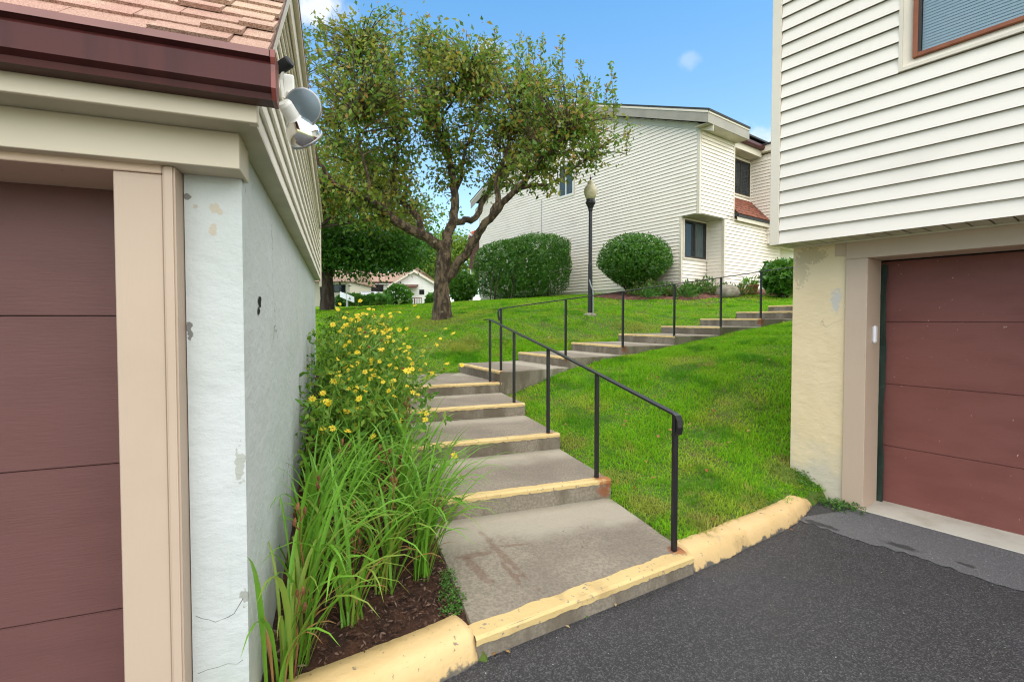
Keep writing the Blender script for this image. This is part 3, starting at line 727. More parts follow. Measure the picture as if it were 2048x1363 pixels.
props(ap.build('driveway_apron', MAT['apron']), kind='structure')

# mulch bed, joined to the kerb at the front
us = np.arange(1.66, 7.8, .05); vs = np.arange(-0.42, 0.601, .05)
UU_, VV_ = np.meshgrid(us, vs)
BX = d2[0] * UU_ + e2[0] * VV_; BY = d2[1] * UU_ + e2[1] * VV_
BZ = zg(BX, BY) + .02 + .012 * np.sin(BX * 37 + BY * 23) * np.sin(BY * 41 - BX * 17) + rng.normal(0, .006, BX.shape)
BZ = np.where(asphalt_side(BX, BY - .06), -0.10, BZ)
bi = np.arange(BX.size).reshape(BX.shape)
F = np.stack([bi[:-1, :-1], bi[:-1, 1:], bi[1:, 1:], bi[1:, :-1]], -1).reshape(-1, 4)[:, ::-1]
props(link('mulch_bed', np_mesh('mulch_bed', np.stack([BX, BY, BZ], -1).reshape(-1, 3), F, MAT['mulch'], smooth=True)), kind='structure')
# mulch at the foot of the condo
hx = np.arange(2.4, 10.7, .12); hy = np.arange(13.4, 17, .12)
HX, HY = np.meshgrid(hx, hy)
HZ = np.where(in_poly(HX, HY, house_bed), zg(HX, HY) + .05 + .03 * np.sin(HX * 9) * np.sin(HY * 11), zg(HX, HY) - .15)
bi = np.arange(HX.size).reshape(HX.shape)
F = np.stack([bi[:-1, :-1], bi[:-1, 1:], bi[1:, 1:], bi[1:, :-1]], -1).reshape(-1, 4)
props(link('mulch_border', np_mesh('mulch_border', np.stack([HX, HY, HZ], -1).reshape(-1, 3), F, M('red_bark_mulch', (0.17, 0.075, 0.05), 0.95, [((0.09, 0.04, 0.028), 12, 5, 0.4, 0.6, U1)], [(25, 4, .02, U1)]), smooth=True)), kind='structure')

# ------------------------------------------------------------------ stairs
def tread(parent, fl, fr, br, bl, z, depth, label=None):
    """one concrete slab; front-left, front-right, back-right, back-left (xy) and its painted nosing"""
    fl, fr, br, bl = (np.array(p, float)[:2] for p in (fl, fr, br, bl))
    n = 26; mb = MB()
    tops, bots, uvt, uvb = [], [], [], []
    lf = np.linalg.norm(fr - fl)
    def edge(a, b, va, vb, m):
        return [(a + (b - a) * i / m, va + (vb - va) * i / m) for i in range(m)]
    D = np.linalg.norm((bl + br) / 2 - (fl + fr) / 2)
    ring = edge(fl, fr, 0, 0, n) + edge(fr, br, 0, D, 10) + edge(br, bl, D, D, n) + edge(bl, fl, D, 0, 10)
    nz = lambda: random.uniform(-.0022, .0022)
    top = [V3(p[0], p[1], z + nz()) for p, v in ring]; bot = [V3(p[0], p[1], z - depth) for p, v in ring]
    inn = []
    c = np.mean([p for p, v in ring], axis=0)
    uvr = [(0, v) for p, v in ring]
    mb.loft([bot, [p - Z3 * .012 + V3(*(np.append((p[:2] - c) / np.linalg.norm(p[:2] - c) * .0, 0))) for p in top],
             [V3(*(p[:2] + (c - p[:2]) / np.linalg.norm(c - p[:2]) * .008), p[2]) for p in top]], cap=True, uvs=[uvr, uvr, uvr])
    st = mb.build('step', MAT['concrete'], parent, uv=True)
    # paint: on the top, over the arris, a little down the riser, ragged
    pb = MB(); N = 44
    t = (fr - fl) / lf; nb = np.array([-t[1], t[0]])
    if np.dot(nb, (bl + br) / 2 - (fl + fr) / 2) < 0: nb = -nb
    rows = []
    for i in range(N + 1):
        p = fl + t * (lf * i / N)
        wv = .072 + .006 * math.sin(i * .7) + random.uniform(-.005, .005) + (.028 if label == 'front' else 0)
        dn = .014 + random.uniform(0, .010) + (.006 if label == 'front' else 0)
        a = p + nb * wv; b_ = p + nb * .010; c_ = p - nb * .004; 
        rows.append([V3(a[0], a[1], z + .0035), V3(b_[0], b_[1], z + .0045), V3(c_[0], c_[1], z - .008), V3(c_[0], c_[1], z - .012 - dn)])
    pb.loft(rows, cap=False, closed=False)
    pe = pb.build('painted_nosing', MAT['nosing'], st)
    return st

stairs = thing('concrete_stairs', sp(3.4, 1.3, 0), 'grey concrete steps with yellow nosings climbing from the asphalt to the landing', 'stairs', None)
# slanted front edge follows the driveway
tread(stairs, (-0.168, 2.178), (1.142, 2.945), sp(UR[1] + .04, VR, 0), sp(UR[1] + .04, VL, 0), ZR[0], .22, 'front')
for k in (1, 2, 3):
    tread(stairs, sp(UR[k], VL, 0), sp(UR[k], VR, 0), sp(UR[k + 1] + .04, VR, 0), sp(UR[k + 1] + .04, VL, 0), ZR[k], .30)
lnd = MB()
tread(stairs, sp(UR[4], VL, 0), sp(UR[4], VR, 0), (UU[0][0] + .05, UU[0][1] + .02), (UL[0][0] + .03, UL[0][1] + .01), ZR[4], .32)
lb = MB()
poly = [sp(UR[4] + .002, VL + .001, ZR[4] - .001), V3(*UL[0], ZR[4] - .001), V3(-1.98, 7.45, ZR[4] - .001)]
lb.prism(poly, (0, 0, -.3))
lb.build('landing_slab', MAT['concrete'], stairs, uv=True)
upper = thing('concrete_stairs', (3.2, 9.0, 1.0), 'weathered concrete steps with yellow nosings rising to the right behind the grass bank', 'stairs')
for k in range(9):
    tread(upper, UL[k], UU[k], (UU[k + 1][0] + .04, UU[k + 1][1] + .016), (UL[k + 1][0] + .04, UL[k + 1][1] + .016), ZU[k], .36)

# ------------------------------------------------------------------ kerbs
def kerb(path, w, h, parentlabel, seed):
    r = random.Random(seed)
    mb = MB(); rings = []
    P = [np.array(p, float) for p in path]
    # resample
    seg = [np.linalg.norm(P[i + 1] - P[i]) for i in range(len(P) - 1)]; L = sum(seg); n = int(L / .028)
    cum = np.concatenate([[0], np.cumsum(seg)])
    for i in range(n + 1):
        s = L * i / n
        x = np.interp(s, cum, [p[0] for p in P]); y = np.interp(s, cum, [p[1] for p in P])
        x2 = np.interp(min(s + .05, L), cum, [p[0] for p in P]); y2 = np.interp(min(s + .05, L), cum, [p[1] for p in P])
        x1 = np.interp(max(s - .05, 0), cum, [p[0] for p in P]); y1 = np.interp(max(s - .05, 0), cum, [p[1] for p in P])
        t = np.array([x2 - x1, y2 - y1]); t /= np.linalg.norm(t); nn = np.array([-t[1], t[0]])
        hh = h(s / L) + r.uniform(-.002, .002); ww = w + r.uniform(-.003, .003)
        ch = r.uniform(.004, .012) if r.random() < .07 else 0
        prof = [(0.0, -.1), (-.002 + r.uniform(-.005, .005), .006 + r.uniform(0, .008)), (.012 + ch, .45 * hh), (.030 + ch, .82 * hh), (.058 + ch, .97 * hh), (.10, hh), (.14, hh * 1.0), (ww - .012, hh * .95), (ww, hh * .75), (ww, -.1)]
        rings.append([V3(x + nn[0] * a, y + nn[1] * a, z) for a, z in prof])
    mb.loft(rings)
    return mb
kr = kerb([(1.155, 2.965), (1.42, 3.12), (1.685, 3.31), (1.95, 3.48), (2.215, 3.67), (2.42, 3.86), (2.60, 4.07)], .19, lambda s: .13 - .03 * s if s < .9 else .10 - .55 * (s - .9), '', 3)
solo('kerb', kr, MAT['kerbpaint'], 'rounded yellow kerb curving along the grass bank to the right garage', 'kerb', 'yellow kerbs', smooth=True)
kl = kerb([(-1.16, 1.50), (-.75, 1.765), (-.307, 2.055), (-.160, 2.175)], .22, lambda s: .135, '', 5)
solo('kerb', kl, MAT['kerbpaint'], 'rounded yellow kerb in front of the mulch bed', 'kerb', 'yellow kerbs', smooth=True)

# ------------------------------------------------------------------ handrails
def rail_bar(mb, pts, w=.042, h=.015):
    pts = [np.array(p, float) for p in pts]; rings = []
    side = None
    for i, p in enumerate(pts):
        t = pts[min(i + 1, len(pts) - 1)] - pts[max(i - 1, 0)]; t /= np.linalg.norm(t)
        s = np.cross(t, Z3)
        if np.linalg.norm(s) < .25: s = side
        else:
            s = s / np.linalg.norm(s)
            if side is not None and np.dot(s, side) < 0: s = -s
        side = s
        u = np.cross(s, t); u /= np.linalg.norm(u)
        rings.append([p - s * w / 2 - u * h / 2, p + s * w / 2 - u * h / 2, p + s * w / 2 + u * h / 2, p - s * w / 2 + u * h / 2])
    mb.loft(rings)
def posts(parent, spots, ax):
    for (x, y, z0, z1) in spots:
        mb = MB(); hw_ = .0155
        a = V3(*ax, 0) * hw_ * 2; b = V3(-ax[1], ax[0], 0) * hw_ * 2
        mb.box(V3(x, y, z0 - .02) - a / 2 - b / 2, a, b, Z3 * (z1 - z0 + .02))
        mb.build('post', MAT['black'], parent, bevel=.003)
LPST = [(1.045, 3.025, .11), (.712, 3.967, .265), (.373, 4.887, .42), (.025, 5.862, .565), (-.313, 6.743, .71)]
hr = thing('handrail', (.37, 4.9, .42), 'black iron handrail with square posts on the lower steps, curled over at the asphalt end', 'handrail', 'stair handrails')
tops = [(x, y, z, z + .875) for x, y, z in LPST]
posts(hr, tops, e2)
mb = MB(); rt = [V3(x, y, z + .008) for x, y, z0, z in tops]
tdir = rt[0] - rt[1]; tdir /= np.linalg.norm(tdir); hz = V3(tdir[0], tdir[1], 0); hz /= np.linalg.norm(hz)
end = rt[0]
ext = sp(UR[4] + .82, 1.92, 0) ; ext[2] = rt[4][2] + .0
rail_bar(mb, [rt[4] - hz * .10 - le * .12 * 0 + V3(-.05, 0, 0), rt[4] + V3(0, 0, .004), rt[3], rt[2], rt[1], end, end + hz * .025 - Z3 * .010, end + hz * .042 - Z3 * .035, end + hz * .046 - Z3 * .075, end + hz * .038 - Z3 * .115, end + hz * .028 - Z3 * .125])
mb.build('rail', MAT['black'], hr, bevel=.002)
UPST = [(-.16, 6.87), (.826, 7.31), (1.81, 7.76), (2.80, 8.20), (3.79, 8.63), (4.74, 9.06), (5.7, 9.48)]
hr2 = thing('handrail', (2.8, 8.2, 1.31), 'black iron handrail with thin posts along the upper steps past the lamp post', 'handrail', 'stair handrails')
ut = [(x, y, ZU[k], ZU[k] + .885) for k, (x, y) in enumerate(UPST)]
posts(hr2, ut, (.9135, .407))
mb = MB(); rt = [V3(x, y, z + .008) for x, y, z0, z in ut]
h2 = V3(-.9135, -.407, 0)
p0 = rt[0]
rail_bar(mb, [p0 + h2 * .012 - Z3 * .17, p0 + h2 * .030 - Z3 * .155, p0 + h2 * .040 - Z3 * .11, p0 + h2 * .045 - Z3 * .05, p0 + h2 * .035 - Z3 * .015, p0 + h2 * .01] + rt[0:] + [rt[-1] + V3(3.0, 1.3, .45)])
mb.build('rail', MAT['black'], hr2, bevel=.002)

# ------------------------------------------------------------------ siding boards
def board(name, parent, a0, a1, b0, b1, out, mat, proud=.015):
    """one lapped course: a0->a1 bottom edge, b0->b1 top edge, on the wall plane; out = unit outward"""
    a0, a1, b0, b1 = (np.array(p, float) for p in (a0, a1, b0, b1))
    r = lambda A, B: [B, A + out * proud, A + out * (proud - .003), A + Z3 * .010 + out * .0, A + Z3 * .010 - out * .004, B - out * .004]
    mb = MB(); mb.loft([r(a0, b0), r(a1, b1)])
    me = mb.mesh(name, mat, OFF[parent.name])
    bm = bmesh.new(); bm.from_mesh(me); bmesh.ops.recalc_face_normals(bm, faces=bm.faces); bm.to_mesh(me); bm.free()
    return link(name, me, parent)

# ------------------------------------------------------------------ LEFT GARAGE
lg = thing('garage_building', lp(4.8, -2.8, 0), 'white stucco garage on the left with maroon gutter and pink shingle roof', 'garage', 'garages')
YO = lambda a, b: le * (b - a)
mb = MB()
# stucco shell: front pier, side wall, back
mb.box(lp(1.88, -.475, -.1), ld * .2, le * .17, Z3 * 2.30)
mb.box(lp(2.08, -.50, -.1), ld * 5.8, le * .195, Z3 * 2.31)
mb.box(lp(7.68, -3.9, -.1), ld * .2, le * 3.4, Z3 * 2.31)
mb.box(lp(1.88, -4.4, -.1), ld * 5.8, le * .2, Z3 * 2.31)
mb.box(lp(1.88, -4.2, 2.09), ld * .2, le * 3.7, Z3 * .12)
mb.build('wall', MAT['stucco'], lg)
# crumbling hole in the side wall and a smaller one
mb = MB()
def ragged(mb, c, ax, ay, n_out, r0, seedv, n=14):
    r = random.Random(seedv); pts = []
    for k in range(n):
        t = 2 * math.pi * k / n; rr = r0 * r.uniform(.6, 1.15)
        pts.append(c + ax * math.cos(t) * rr + ay * math.sin(t) * rr + n_out * .002)
    mb.add(pts, [tuple(range(n))])
for (px, py, ru, rv, sd) in ((519, 603, .045, .028, 1), (517, 622, .03, .02, 2)):
    c = lp(1.88, -.305, 0); 
    a, b = (px - 1024) / FPX, (PCY - py) / FPX
    dr = np.array([a, _ct + b * _st, -_st + b * _ct]); t = -.3035 / np.dot(dr, le); pt = dr * t + V3(0, 0, CAMH)
    ragged(mb, pt, ld * 1.0, Z3 * .62, le, ru, sd)
mb.build('wall_hole', MAT['dark'], lg)
def on_pier(px, py, u=1.8785):
    a, b = (px - 1024) / FPX, (PCY - py) / FPX
    dr = np.array([a, _ct + b * _st, -_st + b * _ct]); return dr * (u / np.dot(dr, ld)) + V3(0, 0, CAMH)
mb = MB()
for ln_ in (((392, 1231), (404, 1236), (418, 1238), (431, 1243), (443, 1238), (456, 1233), (468, 1226), (477, 1211), (486, 1196)), ((396, 1346), (415, 1338), (436, 1333), (455, 1326), (474, 1327), (486, 1318))):
    mb = MB(); mb.tube([on_pier(*q, u=1.8798) for q in ln_], [random.uniform(.0004, .0013) for _ in ln_], 5)
    mb.build('crack', MAT['crackgrey'], lg)
# door: four panels
dr_ = MB().box(lp(2.15, -3.2, 0), ld * .02, le * 2.62, Z3 * 2.08).build('garage_door', MAT['rubber'], lg)
for z0, z1 in ((.0, .537), (.537, 1.075), (1.075, 1.611), (1.611, 2.12)):
    MB().box(lp(2.11, -3.2, z0 + .0015), ld * .035, le * 2.62, Z3 * (z1 - z0 - .003)).build('door_panel', MAT['door'], dr_, bevel=.003, seg=2)
# jamb, mould strip, head trim
MB().box(lp(1.81, -.643, -.05), ld * .34, le * .128, Z3 * 2.108).build('jamb_board', MAT['beige'], lg, bevel=.003)
MB().box(lp(1.795, -.512, -.05), ld * .10, le * .034, Z3 * 2.137).build('mould_strip', MAT['beige'], lg, bevel=.006, seg=2)
MB().box(lp(1.805, -4.2, 2.060), ld * .06, le * 3.685, Z3 * .040).build('head_trim', MAT['pinktrim'], lg, bevel=.003)
MB().box(lp(1.866, -4.2, 2.063), ld * .25, le * 3.69, Z3 * .03).build('head_lining', MAT['pinktrim'], lg)
# beam, soffit, fascia
mb = MB().box(lp(1.757, -4.4, 2.084), ld * .121, le * 4.11, Z3 * .114)
mb.box(lp(1.878, -.303, 2.084), ld * .055, le * .013, Z3 * .114)
mb.build('beam', MAT['beam'], lg, bevel=.002)
MB().box(lp(1.651, -4.4, 2.198), ld * .30, le * 4.172, Z3 * .012).build('soffit', MAT['soffit'], lg)
MB().box(lp(1.95, -.303, 2.198), ld * 6.0, le * .075, Z3 * .012).build('soffit', MAT['soffit'], lg)
MB().box(lp(1.636, -4.4, 2.194), ld * .015, le * 4.18, Z3 * .17).build('fascia', MAT['beam'], lg, bevel=.002)
# gutter: K profile along the eave
prof = [(1.634, 2.245), (1.578, 2.245), (1.574, 2.262), (1.552, 2.272), (1.549, 2.335), (1.556, 2.345), (1.540, 2.352), (1.540, 2.372), (1.552, 2.374), (1.560, 2.350), (1.560, 2.28), (1.580, 2.257), (1.628, 2.257), (1.628, 2.36), (1.634, 2.36)]
mb = MB(); mb.loft([[lp(u, -4.4, z) for u, z in prof], [lp(u, -.172, z) for u, z in prof]])
gut = mb.build('gutter', MAT['gutter'], lg)
mb = MB(); mb.loft([[lp(u, -4.4, z) for u, z in ((1.5385, 2.352), (1.5385, 2.371), (1.5365, 2.371), (1.5365, 2.352))], [lp(u, -.175, z) for u, z in ((1.5385, 2.352), (1.5385, 2.371), (1.5365, 2.371), (1.5365, 2.352))]])
mb.build('gutter_lip', MAT['drip'], gut)
cap = [(1.634, 2.243), (1.576, 2.243), (1.550, 2.270), (1.547, 2.335), (1.538, 2.352), (1.538, 2.374), (1.634, 2.376)]
mb = MB(); mb.prism([lp(u, -.172, z) for u, z in cap], le * .012)
mb.build('end_cap', MAT['gutter_red'], gut)
# roof: steep front slope, shallow back slope
eave, brk, back = (1.575, 2.372), (2.72, 3.40), (8.0, 3.14)
mb = MB()
prf = [eave, brk, back, (8.0, 3.10), (2.73, 3.355), (1.62, 2.36)]
mb.prism([lp(u, -4.5, z) for u, z in prf], le * (4.5 - .185))
roof = mb.build('roof', MAT['trim'], lg)
sl = np.array([brk[0] - eave[0], brk[1] - eave[1]]); SL = np.linalg.norm(sl); sl /= SL; nrm = np.array([-sl[1], sl[0]])
row = 0; s0 = -.02; rs = random.Random(4)
while s0 < SL - .02:
    v = -4.5 - rs.uniform(0, .3); ex = .108
    while v < -.19:
        wv = rs.uniform(.10, .24); v1 = min(v + wv, -.178)
        if v1 - v > .02 and v1 > -2.6:
            lift = rs.choice((.004, .005, .014)); dr = rs.uniform(-.004, .008)
            def q(s, h, vv): return lp(eave[0] + sl[0] * s + nrm[0] * h, vv, eave[1] + sl[1] * s + nrm[1] * h)
            sa, sb = max(s0 - dr, -.03), min(s0 + ex + .06, SL)
            mb = MB()
            mb.loft([[q(sa, lift + .004, v + .002), q(sa, lift + .018, v + .002), q(sb, .010, v + .002), q(sb, .001, v + .002)],
                     [q(sa, lift + .004, v1 - .001), q(sa, lift + .018, v1 - .001), q(sb, .010, v1 - .001), q(sb, .001, v1 - .001)]])
            mb.build('shingle', MAT['shingle'], roof)
        v = v1
    s0 += ex; row += 1
# side siding above the wall, up to the rake
def rake_z(u): return np.interp(u, [1.62, 2.72, 8.0], [2.36, 3.33, 3.09])
z = 2.20; exs = .105
while z < 3.33:
    z2 = z + exs
    def lim(zz):
        lo = 1.66 if zz <= 2.37 else 1.66 + (zz - 2.37) * 1.134 + .02
        hi = 7.9 if zz <= 3.09 else 7.9 - (zz - 3.09) / .24 * 5.2
        return lo, max(hi, lo + .01)
    l0, h0 = lim(z); l1, h1 = lim(z2)
    if h0 - l0 > .1:
        board('siding_board', lg, lp(l0, -.243, z), lp(h0, -.243, z), lp(l1, -.243, z2), lp(h1, -.243, z2), le, MAT['siding'], .016)
    z = z2
MB().box(lp(1.645, -.246, 2.196), ld * .030, le * .026, Z3 * .16).build('corner_board', MAT['trim'], lg, bevel=.002)
MB().box(lp(7.88, -.25, 2.10), ld * .07, le * .035, Z3 * 1.0).build('corner_board', MAT['trim'], lg, bevel=.002)
# rake boards under the roof edge
mb = MB(); rk = [(1.60, 2.345), (2.72, 3.35), (7.98, 3.09), (7.98, 2.98), (2.74, 3.225), (1.73, 2.33)]
mb.prism([lp(u, -.228, z) for u, z in rk], le * .016)
mb.build('rake_board', MAT['trim'], lg)
mb = MB(); rk = [(1.58, 2.378), (2.715, 3.41), (8.0, 3.15), (8.0, 3.125), (2.718, 3.385), (1.59, 2.36)]
mb.prism([lp(u, -.205, z) for u, z in rk], le * .024)
mb.build('drip_edge', MAT['drip'], lg)

# twin floodlight on the gable corner
fl_o = at(572, 178, 1.62)
fl = thing('floodlight', fl_o, 'twin bulb floodlight with black motion sensor under the left garage roof corner', 'floodlight')
MB().box(at(566, 196, 1.66), ld * .05, le * .035, Z3 * .085).build('junction_box', MAT['socket'], fl, bevel=.004)
mb = MB(); c = at(568, 131, 1.60); ax = V3(.85, -.15, .42)
mb.lathe(c - ax / np.linalg.norm(ax) * .028, [(0.0, 0), (.017, 0), (.019, .004), (.019, .05), (.016, .055), (0, .055)], 18, axis=ax)
mb.build('motion_sensor', MAT['rubber'], fl, smooth=False)
MB().tube([at(566, 196, 1.62), at(562, 160, 1.61), at(566, 140, 1.60)], .006, 8).build('arm', MAT['socket'], fl)
def par_bulb(c, ax, nm):
    ax = np.array(ax, float); ax /= np.linalg.norm(ax)
    b = MB().lathe(c - ax * .075, [(0, -.055), (.020, -.055), (.024, -.045), (.024, .0), (.027, .006)], 20, axis=ax).build('socket', MAT['socket'], fl, smooth=False)
    r = MB().lathe(c - ax * .075, [(.021, .0), (.030, .010), (.047, .030), (.057, .054), (.060, .070), (.0585, .079)], 28, axis=ax)
    r.F = [f for f in r.F if len(f) == 4]; r.M = [0] * len(r.F)
    ro = r.build('reflector', MAT['chrome'], fl, smooth=True)
    MB().lathe(c - ax * .075, [(.0575, .076), (.059, .080), (.054, .086), (.03, .091), (0, .092)], 28, axis=ax).build('lens', MAT['bulb'], fl, smooth=True)
    MB().lathe(c - ax * .075, [(.0572, .074), (.0605, .076), (.0605, .083), (.0572, .084)], 28, axis=ax).build('rim', MAT['galv'], fl, smooth=True)
    MB().lathe(c - ax * .075, [(.0, .030), (.012, .034), (.014, .05), (.009, .066), (0, .07)], 12, axis=ax).build('filament_cap', MAT['darkframe'], fl, smooth=True)
par_bulb(at(608, 214, 1.66), (.10, -.92, -.22), 'a')
par_bulb(at(612, 276, 1.70), (.26, .72, -.64), 'b')
MB().tube([at(574, 190, 1.66), at(585, 196, 1.68), at(594, 196, 1.72)], .012, 8).build('arm', MAT['socket'], fl)
MB().tube([at(578, 225, 1.66), at(590, 238, 1.67), at(600, 248, 1.67)], .012, 8).build('arm', MAT['socket'], fl)

# ------------------------------------------------------------------ RIGHT GARAGE BUILDING
rb = thing('condo_building', rp(8, -1.5, 0), 'pale sided condo over a brown garage door on the right', 'building', 'condo buildings')
mb = MB()
mb.box(rp(4.72, 1.42, -.1), rg * .53, rn * .25, Z3 * 2.36)
mb.box(rp(4.97, 1.75, -.1), rg * .2, rn * 8, Z3 * 2.36)
mb.box(rp(4.72, -6, 2.12), rg * 7.4, rn * .25, Z3 * .135)
mb.build('wall', MAT['stucco_cream'], rb)
dd_ = MB().box(rp(5.14, -3.6, -.03), rg * 5.0, rn * .02, Z3 * 2.15).build('garage_door', MAT['rubber'], rb)
for z0, z1 in ((-.025, .497), (.497, 1.037), (1.037, 1.577), (1.577, 2.10)):
    MB().box(rp(5.10, -3.6, z0 + .0015), rg * 4.985, rn * .035, Z3 * (z1 - z0 - .003)).build('door_panel', MAT['door_right'], dd_, bevel=.003, seg=2)
MB().box(rp(5.085, -3.6, -.05), rg * 4.98, rn * .04, Z3 * .03).build('bottom_seal', MAT['rubber'], dd_)
# weather seal down the side of the door
mb = MB(); rings = []
for i in range(25):
    z = -.03 + 2.10 * i / 24; wob = .012 * math.sin(i * .55) + .006 * math.sin(i * 1.7)
    rings.append([rp(5.05 + wob, 1.385, z), rp(5.045 + wob * 1.5, 1.335, z), rp(5.055 + wob * 1.5, 1.333, z), rp(5.062 + wob, 1.385, z)])
mb.loft(rings); mb.build('weather_strip', MAT['seal'], rb)
mb = MB(); mb.box(rp(4.70, 1.372, -.02), rg * .155, rn * .34, Z3 * 2.124)
mb.build('jamb_board', MAT['beige'], rb, bevel=.003)
MB().box(rp(4.697, -6, 2.105), rg * 7.527, rn * .35, Z3 * .145).build('header_board', MAT['beige'], rb, bevel=.003)
MB().box(rp(4.712, 1.527, 2.14), rg * .085, rn * .02, Z3 * .115).build('header_block', MAT['beige'], rb, bevel=.003)
MB().box(rp(4.705, -3.7, -.06), rg * 5.08, rn * .45, Z3 * .066).build('sill', MAT['sill'], rb, bevel=.003)
# soffit boards
s = 2.0
while s > -6:
    MB().box(rp(4.40, s - .112, 2.258), rg * .102, rn * .33, Z3 * .01).build('soffit_board', MAT['soffit'], rb)
    s -= .114
MB().box(rp(4.68, -6, 2.246), rg * 7.95, rn * .014, Z3 * .014).build('soffit_trim', MAT['trim'], rb)
# the sheathed upper storey behind the boards
MB().box(rp(4.39, -6, 2.269), rg * 7.9, rn * .3, Z3 * .004).build('soffit_gap_shade', MAT['dark'], rb)  # added dark sheet, stands for the shade in the gaps between soffit boards
MB().box(rp(4.43, -6, 2.275), rg * 7.98, rn * 8, Z3 * 3.1).build('upper_wall', MAT['siding_cool'], rb)
# window opening: s from 1.128 down, z from 3.405
WS, WZ = 1.118, 3.408; WE, WT = -.6, 4.75
z = 2.256; ex = .1143
while z < 5.3:
    z2 = z + ex; s1 = 1.935
    zz2 = z2
    def bd(sa, sb, za, zb): board('siding_board', rb, rp(4.405, sa, za), rp(4.405, sb, za), rp(4.405, sa, zb), rp(4.405, sb, zb), -rn, MAT['siding_cool'], .024)
    if z2 <= WZ or z >= WT:
        bd(-5, s1, z, z2)
    elif z < WZ < z2:
        bd(WS, s1, z, z2); bd(WE, WS, z, WZ)
        bd(-5, WE, z, z2)
    else:
        bd(WS, s1, z, z2); bd(-5, WE, z, z2)
    z = z2
MB().box(rp(4.382, 1.937, 2.252), rg * .075, rn * .06, Z3 * 3.1).build('corner_board', MAT['trim'], rb, bevel=.003)
MB().box(rp(4.385, 1.995, 2.254), rg * .018, rn * .09, Z3 * 3.1).build('corner_board', MAT['trim'], rb)
# roof over it
mb = MB(); mb.prism([rp(D, -6.2, z) for D, z in ((4.05, 5.35), (8.4, 7.3), (12.8, 5.35), (12.8, 5.2), (8.4, 7.1), (4.05, 5.2))], rg * 8.4)
mb.build('roof', MAT['farroof'], rb)
# window
wn = MB()
def frame_bar(mb, sa, sb, za, zb, D0, dep): mb.box(rp(D0, sa, za), rg * (sb - sa), rn * dep, Z3 * (zb - za))
tr = MB(); 
tr.prism([rp(4.385, WS, WZ), rp(4.385, WE, WZ), rp(4.385, WE + .0, WZ + .022), rp(4.385, WS - .022, WZ + .022)], rn * .05)
tr.prism([rp(4.385, WS, WZ), rp(4.385, WS, WT), rp(4.385, WS - .022, WT), rp(4.385, WS - .022, WZ + .022)], rn * .05)
tr.prism([rp(4.398, WS - .022, WZ + .022), rp(4.398, WE, WZ + .022), rp(4.425, WE, WZ + .072), rp(4.425, WS - .078, WZ + .072)], rn * .03)
tr.prism([rp(4.398, WS - .022, WZ + .022), rp(4.398, WS - .022, WT), rp(4.425, WS - .078, WT), rp(4.425, WS - .078, WZ + .072)], rn * .03)
win = MB().box(rp(4.4285, WE, WZ + .02), rg * (WS - WE - .02), rn * .001, Z3 * (WT - WZ - .02)).build('window', MAT['dark'], rb)
tr.build('casing', MAT['trim'], win)
fr = MB()
S1, Z1 = WS - .078, WZ + .072
frame_bar(fr, S1 - .028, S1, Z1, WT, 4.395, .03)
frame_bar(fr, WE, S1 - .028, Z1, Z1 + .028, 4.395, .03)
fr.build('frame', MAT['brownframe'], win, bevel=.002)
mb = MB(); frame_bar(mb, S1 - .046, S1 - .029, Z1 + .029, WT, 4.402, .02); mb.build('frame', MAT['darkframe'], win)
mb = MB(); mb.add([rp(4.412, S1 - .03, Z1 + .03), rp(4.412, WE, Z1 + .03), rp(4.412, WE, WT), rp(4.412, S1 - .03, WT)], [(0, 1, 2, 3)]); mb.build('pane', MAT['clear'], win)
zz = Z1 + .035
sl0 = None
while zz < WT:
    mb = MB(); mb.add([rp(4.418, S1 - .05, zz), rp(4.418, WE, zz), rp(4.4225, WE, zz + .0225), rp(4.4225, S1 - .05, zz + .0225)], [(0, 1, 2, 3)])
    mb.build('slat', MAT['blind'], win); zz += .021

# little white sensor on the jamb
c = rp(4.83, 1.372, 1.42)
mb = MB().box(rp(4.84, 1.348, 1.40), rg * .024, rn * .055, Z3 * .145)
solo('door_sensor', mb, MAT['white'], 'small white plastic box fixed to the inner jamb of the right garage', 'sensor', bevel=.008, seg=3)

# ------------------------------------------------------------------ BACKGROUND CONDO
hb = thing('condo_building', hp(6, 4, 2.5), 'large off white sided condo with a wide gable behind the lawn', 'building', 'condo buildings')
ZB, ZO = 2.70, 4.86                                   # foot of siding, underside of the jetty
TL = 12.6
def gab(t): return np.interp(t, [-.4, 6.3, 13.0], [7.50, 10.15, 7.50])
# sheathing cores (under the boards)
mb = MB()
mb.prism([hp(t, .012, z) for t, z in ((.66, ZB - .3), (TL, ZB - .3), (TL, gab(TL) - .1), (6.3, gab(6.3) - .1), (.66, gab(.66) - .1))], hq * 9)
mb.prism([hp(t, .014, z) for t, z in ((.02, ZO + .01), (.655, ZO + .01), (.655, gab(.66) - .1), (.02, gab(0) - .1))], hq * 1.9)
core = mb.build('wall', MAT['siding'], hb)
z = ZB; exh = .1143
k = 0
def tlim(zz):
    if zz <= 7.60: return 0.0, TL
    f = (zz - 7.60) / (10.1 - 7.60)
    return 6.3 * f, TL - 6.3 * f
